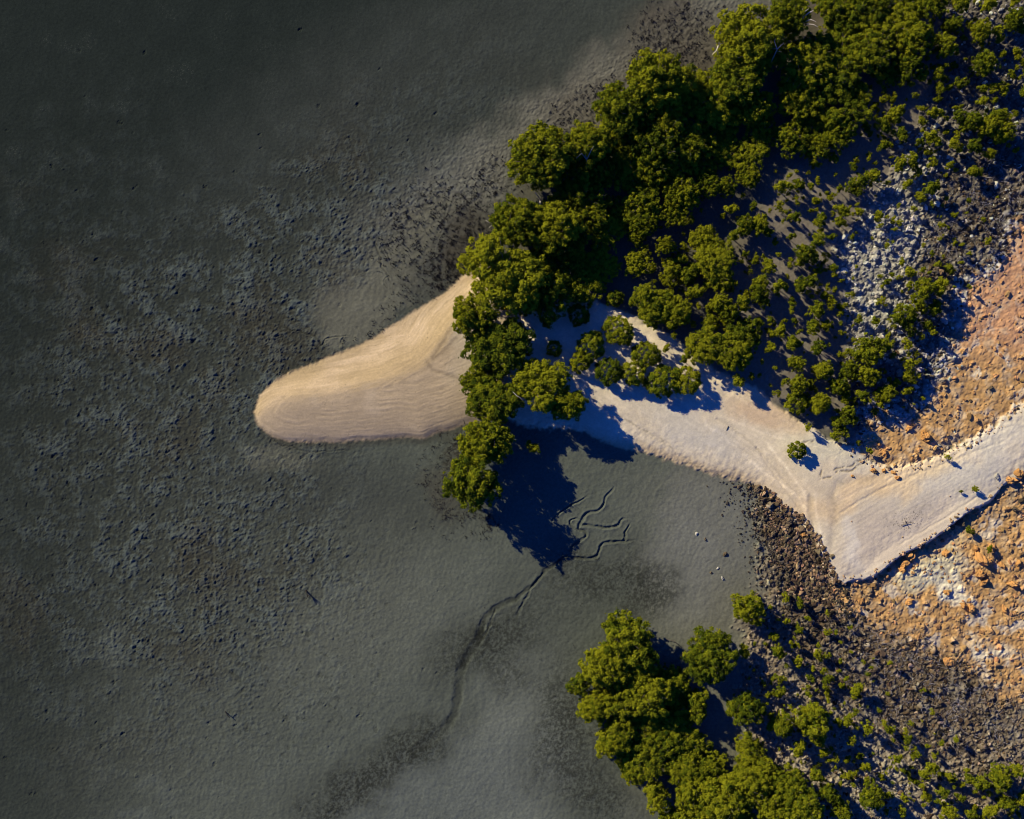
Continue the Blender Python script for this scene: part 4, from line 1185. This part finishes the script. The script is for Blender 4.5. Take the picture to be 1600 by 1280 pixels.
BM = {}
for x, y, r, sq, mt, lab in [
    (1444, 684, 8, 1.4, M_ORANGE, 'bright orange upright boulder with dark shadow on the upper orange ground'),
    (1442, 676, 5, 1.2, M_ORANGE, 'orange knob on the upper left of the bright upright boulder'),
    (1418, 669, 5, 1.1, M_ORANGE, 'pale orange boulder left of the bright upright boulder'),
    (1381, 708, 6.5, .9, M_ORANGE, 'orange boulder by the shaded rubble corner above the little ledge'),
    (1372, 694, 4, 1, M_ORANGE, 'small orange boulder above the one by the rubble corner'),
    (1530, 898, 8, 1.7, M_ORANGE, 'brightest orange boulder with the longest dark shadow, lower orange ground'),
    (1537, 908, 6, 1.3, M_ORANGE, 'orange boulder against the lower side of the brightest boulder'),
    (1581, 912, 6, 1.5, M_ORANGE, 'orange boulder at right with a square dark shadow'),
    (1568, 952, 6, 1.3, M_ORANGE, 'orange boulder alone below the one with a square shadow'),
    (1476, 864, 5.5, 1.3, M_ORANGE, 'orange boulder on the grey-green flat below the sand bank'),
    (1422, 868, 9, 1.1, M_ORANGE, 'large rusty boulder of the outcrop under the sand bank'),
    (1413, 880, 8, 1.0, M_ORANGE, 'middle boulder of the outcrop under the sand bank'),
    (1409, 890, 6, 1.0, M_ORANGE, 'lowest boulder of the outcrop under the sand bank'),
    (1428, 860, 5, 1.0, M_ORANGE, 'topmost boulder of the outcrop under the sand bank'),
    (1440, 853, 5, 1.0, M_DARKROCK, 'dark boulder in the shadow line of the sand bank'),
    (1500, 816, 8, 1.2, M_DARKROCK, 'dark brown boulder at the upper end of the bank shadow'),
    (1487, 825, 4.5, 1.2, M_DARKROCK, 'small dark boulder just below the end of the bank shadow'),
    (1577, 750, 8, .9, M_ORANGE, 'lower boulder of the pair at the upper edge of the sand plateau'),
    (1588, 741, 7, .9, M_ORANGE, 'upper boulder of the pair at the edge of the sand plateau'),
    (1554, 745, 5, .6, M_PALEROCK, 'flat pale boulder on the sand left of the pair'),
    (1532, 873, 11, .9, M_ORANGE, 'broad lumpy orange outcrop above the brightest boulder'),
    (1544, 878, 6, .9, M_ORANGE, 'right end lump of the broad outcrop above the brightest boulder'),
    (1524, 856, 5, 1.0, M_ORANGE, 'orange boulder left of the dark bush among boulders'),
    (1548, 853, 6, 1.0, M_ORANGE, 'orange boulder touching the dark bush among boulders'),
    (1565, 883, 6, .9, M_ORANGE, 'orange boulder right of the broad outcrop'),
    (1590, 880, 6, .9, M_ORANGE, 'orange boulder near the right edge beside the broad outcrop'),
    (1517, 950, 8, 1.1, M_ORANGE, 'dark-shadowed orange boulder in the middle of the lower orange ground'),
    (1504, 946, 6, 1.0, M_ORANGE, 'orange boulder just left of the dark-shadowed middle boulder'),
    (1419, 940, 6, .9, M_ORANGE, 'orange boulder with shadow right of the pale hollow below the sand corner'),
    (1345, 940, 6, .9, M_ORANGE, 'orange boulder below the tip of the sand corner'),
    (1481, 1035, 8, .9, M_ORANGE, 'rusty boulder cluster at the border of orange and dark ground'),
    (1478, 925, 5, 1.0, M_ORANGE, 'dark sided boulder at the white salt patch'),
    (1290, 876, 5, 1.0, M_DARKROCK, 'brown boulder on the sand edge at the shingle shelf'),
    (1182, 764, 6, 1.0, M_DARKROCK, 'dark boulder at the top end of the shingle shelf'),
    (1171, 762, 4, 1.0, M_DARKROCK, 'smaller dark boulder left of the top end of the shingle shelf'),
    (1213, 796, 4, 1.0, M_DARKROCK, 'dark boulder on the inner edge of the shelf, nearest the wheel tracks'),
    (1254, 834, 5, .7, M_ORANGE, 'flat tan boulder beside the wheel tracks'),
    (1234, 816, 7, .8, M_DARKROCK, 'dark brown boulder below the flat tan one'),
    (1280, 950, 8, .7, M_DARKROCK, 'dark flat outcrop below the shingle shelf'),
    (1088, 834, 3, 1.0, M_PALEROCK, 'pale stone alone on the grey mud left of the pebbles'),
    (1133, 866, 4, 1.0, M_DARKROCK, 'largest brown stone on the mud beside the pebbles'),
    (1122, 888, 2.6, 1.0, M_PALEROCK, 'pale stone on mud left of the lower pebbles'),
    (1129, 904, 3, 1.0, M_PALEROCK, 'pale stone on mud, lowest of the scattered stones'),
    (1111, 895, 2.4, 1.0, M_DARKROCK, 'tiny dark stone between the two pale stones on mud'),
    (1102, 843, 2.6, 1.0, M_DARKROCK, 'tiny dark stone right of the pale stone alone on mud'),
    (1361, 734, 4, 1.0, M_ORANGE, 'orange stone on sand below the yellow shrub at the ledge'),
    (1365, 738, 3, 1.0, M_DARKROCK, 'dark stone beside the orange stone below the ledge shrub'),
    (1378, 735, 4, .9, M_ORANGE, 'orange stone on sand right of the orange stone below the ledge'),
    (1393, 738, 4, .9, M_ORANGE, 'orange stone on sand, upper of the right group by the ledge'),
    (1399, 746, 4, .8, M_ORANGE, 'flat orange stone on sand, lower of the right group by the ledge'),
    (1328, 743, 3, 1.0, M_ORANGE, 'single orange stone under the eroded ledge'),
    (1327, 712, 2, 1.0, M_DARKROCK, 'tiny dark stone on pale sand above the eroded ledge'),
    (1584, 796, 5, 1.1, M_DARKROCK, 'dark boulder alone on the flat tan ground at right'),
    (1545, 607, 4, 1.0, M_DARKROCK, 'dark stone on the upper orange ground near the pale patch'),
    (1515, 627, 3.5, 1.0, M_DARKROCK, 'dark stone alone on upper orange ground, above the pale sand'),
]:
    boulder(x, y, r, mt, lab, None, sq=sq)

# medium stones, each an object, alike within their ground
for dens_, n0, mt, r0, r1, lab, grp, box in [
    (orb * free * (1 - .6 * wp), 330, M_TAN, 1.5, 3.4, 'medium orange stone among many alike on the lower orange ground', 'orange stones of the lower ground', (1290, 790, 1610, 1090)),
    (orr * free, 240, M_TAN, 1.4, 3.0, 'medium orange stone among many alike on the upper orange ground', 'orange stones of the upper ground', (1340, 380, 1610, 730)),
    (sstep(-4, 10, d_shelf) * free, 330, M_DARKROCK, 1.3, 2.5, 'brown stone among many alike on the shingle shelf by the mud', 'brown stones of the shingle shelf', (1140, 750, 1320, 960)),
]:
    px, py = scatter(n0, dens_, R3, box)
    for x, y in list(zip(px, py))[:46]:
        boulder(x, y, R3.uniform(r0, r1), mt, lab, grp, name='stone', sq=R3.uniform(.7, 1.15))

# ------------------------------------------------------------------ breathing roots and dead twigs on the mud
def roots(name, dens, n0, hgt, wid, mat, box, blades=3, lean=.35):
    px, py = scatter(n0, dens, R3, box); n = len(px)
    wx, wy = (px - 800) * S, (640 - py) * S
    wz = ground_z(wx, wy)
    V = []; F = []
    base = np.stack([wx, wy, wz - .03], -1)
    h = hgt * R3.uniform(.5, 1.4, n)
    for b in range(blades):
        off = R3.normal(0, .13, (n, 3)) * np.array([1, 1, 0])
        tip = base + off + np.stack([R3.normal(0, lean, n) * h, R3.normal(0, lean, n) * h, h * R3.uniform(.6, 1, n)], -1)
        th = R3.uniform(0, PI2, n); u = np.stack([np.cos(th), np.sin(th), 0 * th], -1) * wid
        w = np.stack([-np.sin(th), np.cos(th), 0 * th], -1) * wid
        o = sum(len(q) for q in V)
        p0, p1, p2 = base + off + u, base + off - .5 * u + .87 * w, base + off - .5 * u - .87 * w
        V.append(np.stack([p0, p1, p2, tip], 1).reshape(-1, 3))
        k = np.arange(n)[:, None] * 4 + o
        F += [k + np.array([[0, 1, 3]]), k + np.array([[1, 2, 3]]), k + np.array([[2, 0, 3]])]
    return tag(link(name, np_mesh(name, np.concatenate(V), np.concatenate(F), mat, False)), kind='stuff')


cl = sstep(.0, .5, fbm(PX, PY, 11, 3, 701, .7) + .3 * n_mid)
dr = np.clip(.95 * blob(690, 372, 85, 78, -30, .5) + .8 * blob(700, 455, 50, 22, -35, .5) + .5 * blob(600, 500, 60, 16, -35, .5) + .6 * blob(790, 275, 60, 30, -35, .6) + .6 * blob(900, 190, 90, 24, -40, .6) + .9 * blob(1050, 70, 60, 55, -40, .6), 0, 1) * (1 - sp_in)
roots('mangrove_roots', dr * (.12 + .88 * cl), 60000, .26, .065, M_ROOT, (520, -40, 1140, 540))
dr2 = np.clip(.8 * blob(712, 700, 36, 24, -20, .7) + .4 * blob(706, 755, 34, 60, 10, .8) + .6 * blob(742, 812, 30, 20, 20, .7), 0, 1) * (1 - .7 * sp_in)
roots('twig_litter', dr2 * (.1 + .9 * cl), 9000, .26, .04, M_ROOT, (640, 640, 800, 860), lean=.8)
dr3 = np.clip(.55 * blob(890, 1150, 45, 80, 22, .6) + .6 * blob(935, 1235, 60, 45, 35, .6) + .4 * blob(880, 1040, 35, 60, 10, .6) + .5 * blob(620, 1190, 95, 26, -33, .6) + .4 * blob(540, 1240, 70, 24, -30, .6) + .3 * blob(950, 900, 80, 45, 0, .6) + .35 * blob(760, 1000, 70, 45, -30, .6), 0, 1)
roots('short_roots', dr3 * (.1 + .9 * cl), 34000, .15, .03, M_ROOT, (460, 840, 1020, 1310), blades=2)
# dead brush over the darkest rubble
db = np.clip(blob(1430, 1060, 170, 80, 26, .6) + .8 * blob(1550, 330, 100, 70, -30, .6), 0, 1) * (1 - orng) * (1 - sand_any)
roots('dead_brush', db * (.2 + .8 * cl), 15000, .42, .03, M_DEAD, (1240, 240, 1640, 1200), lean=1.2)
roots('dark_brush', db * (.2 + .8 * cl), 15000, .40, .045, M_ROOT, (1240, 240, 1640, 1200), lean=.9)
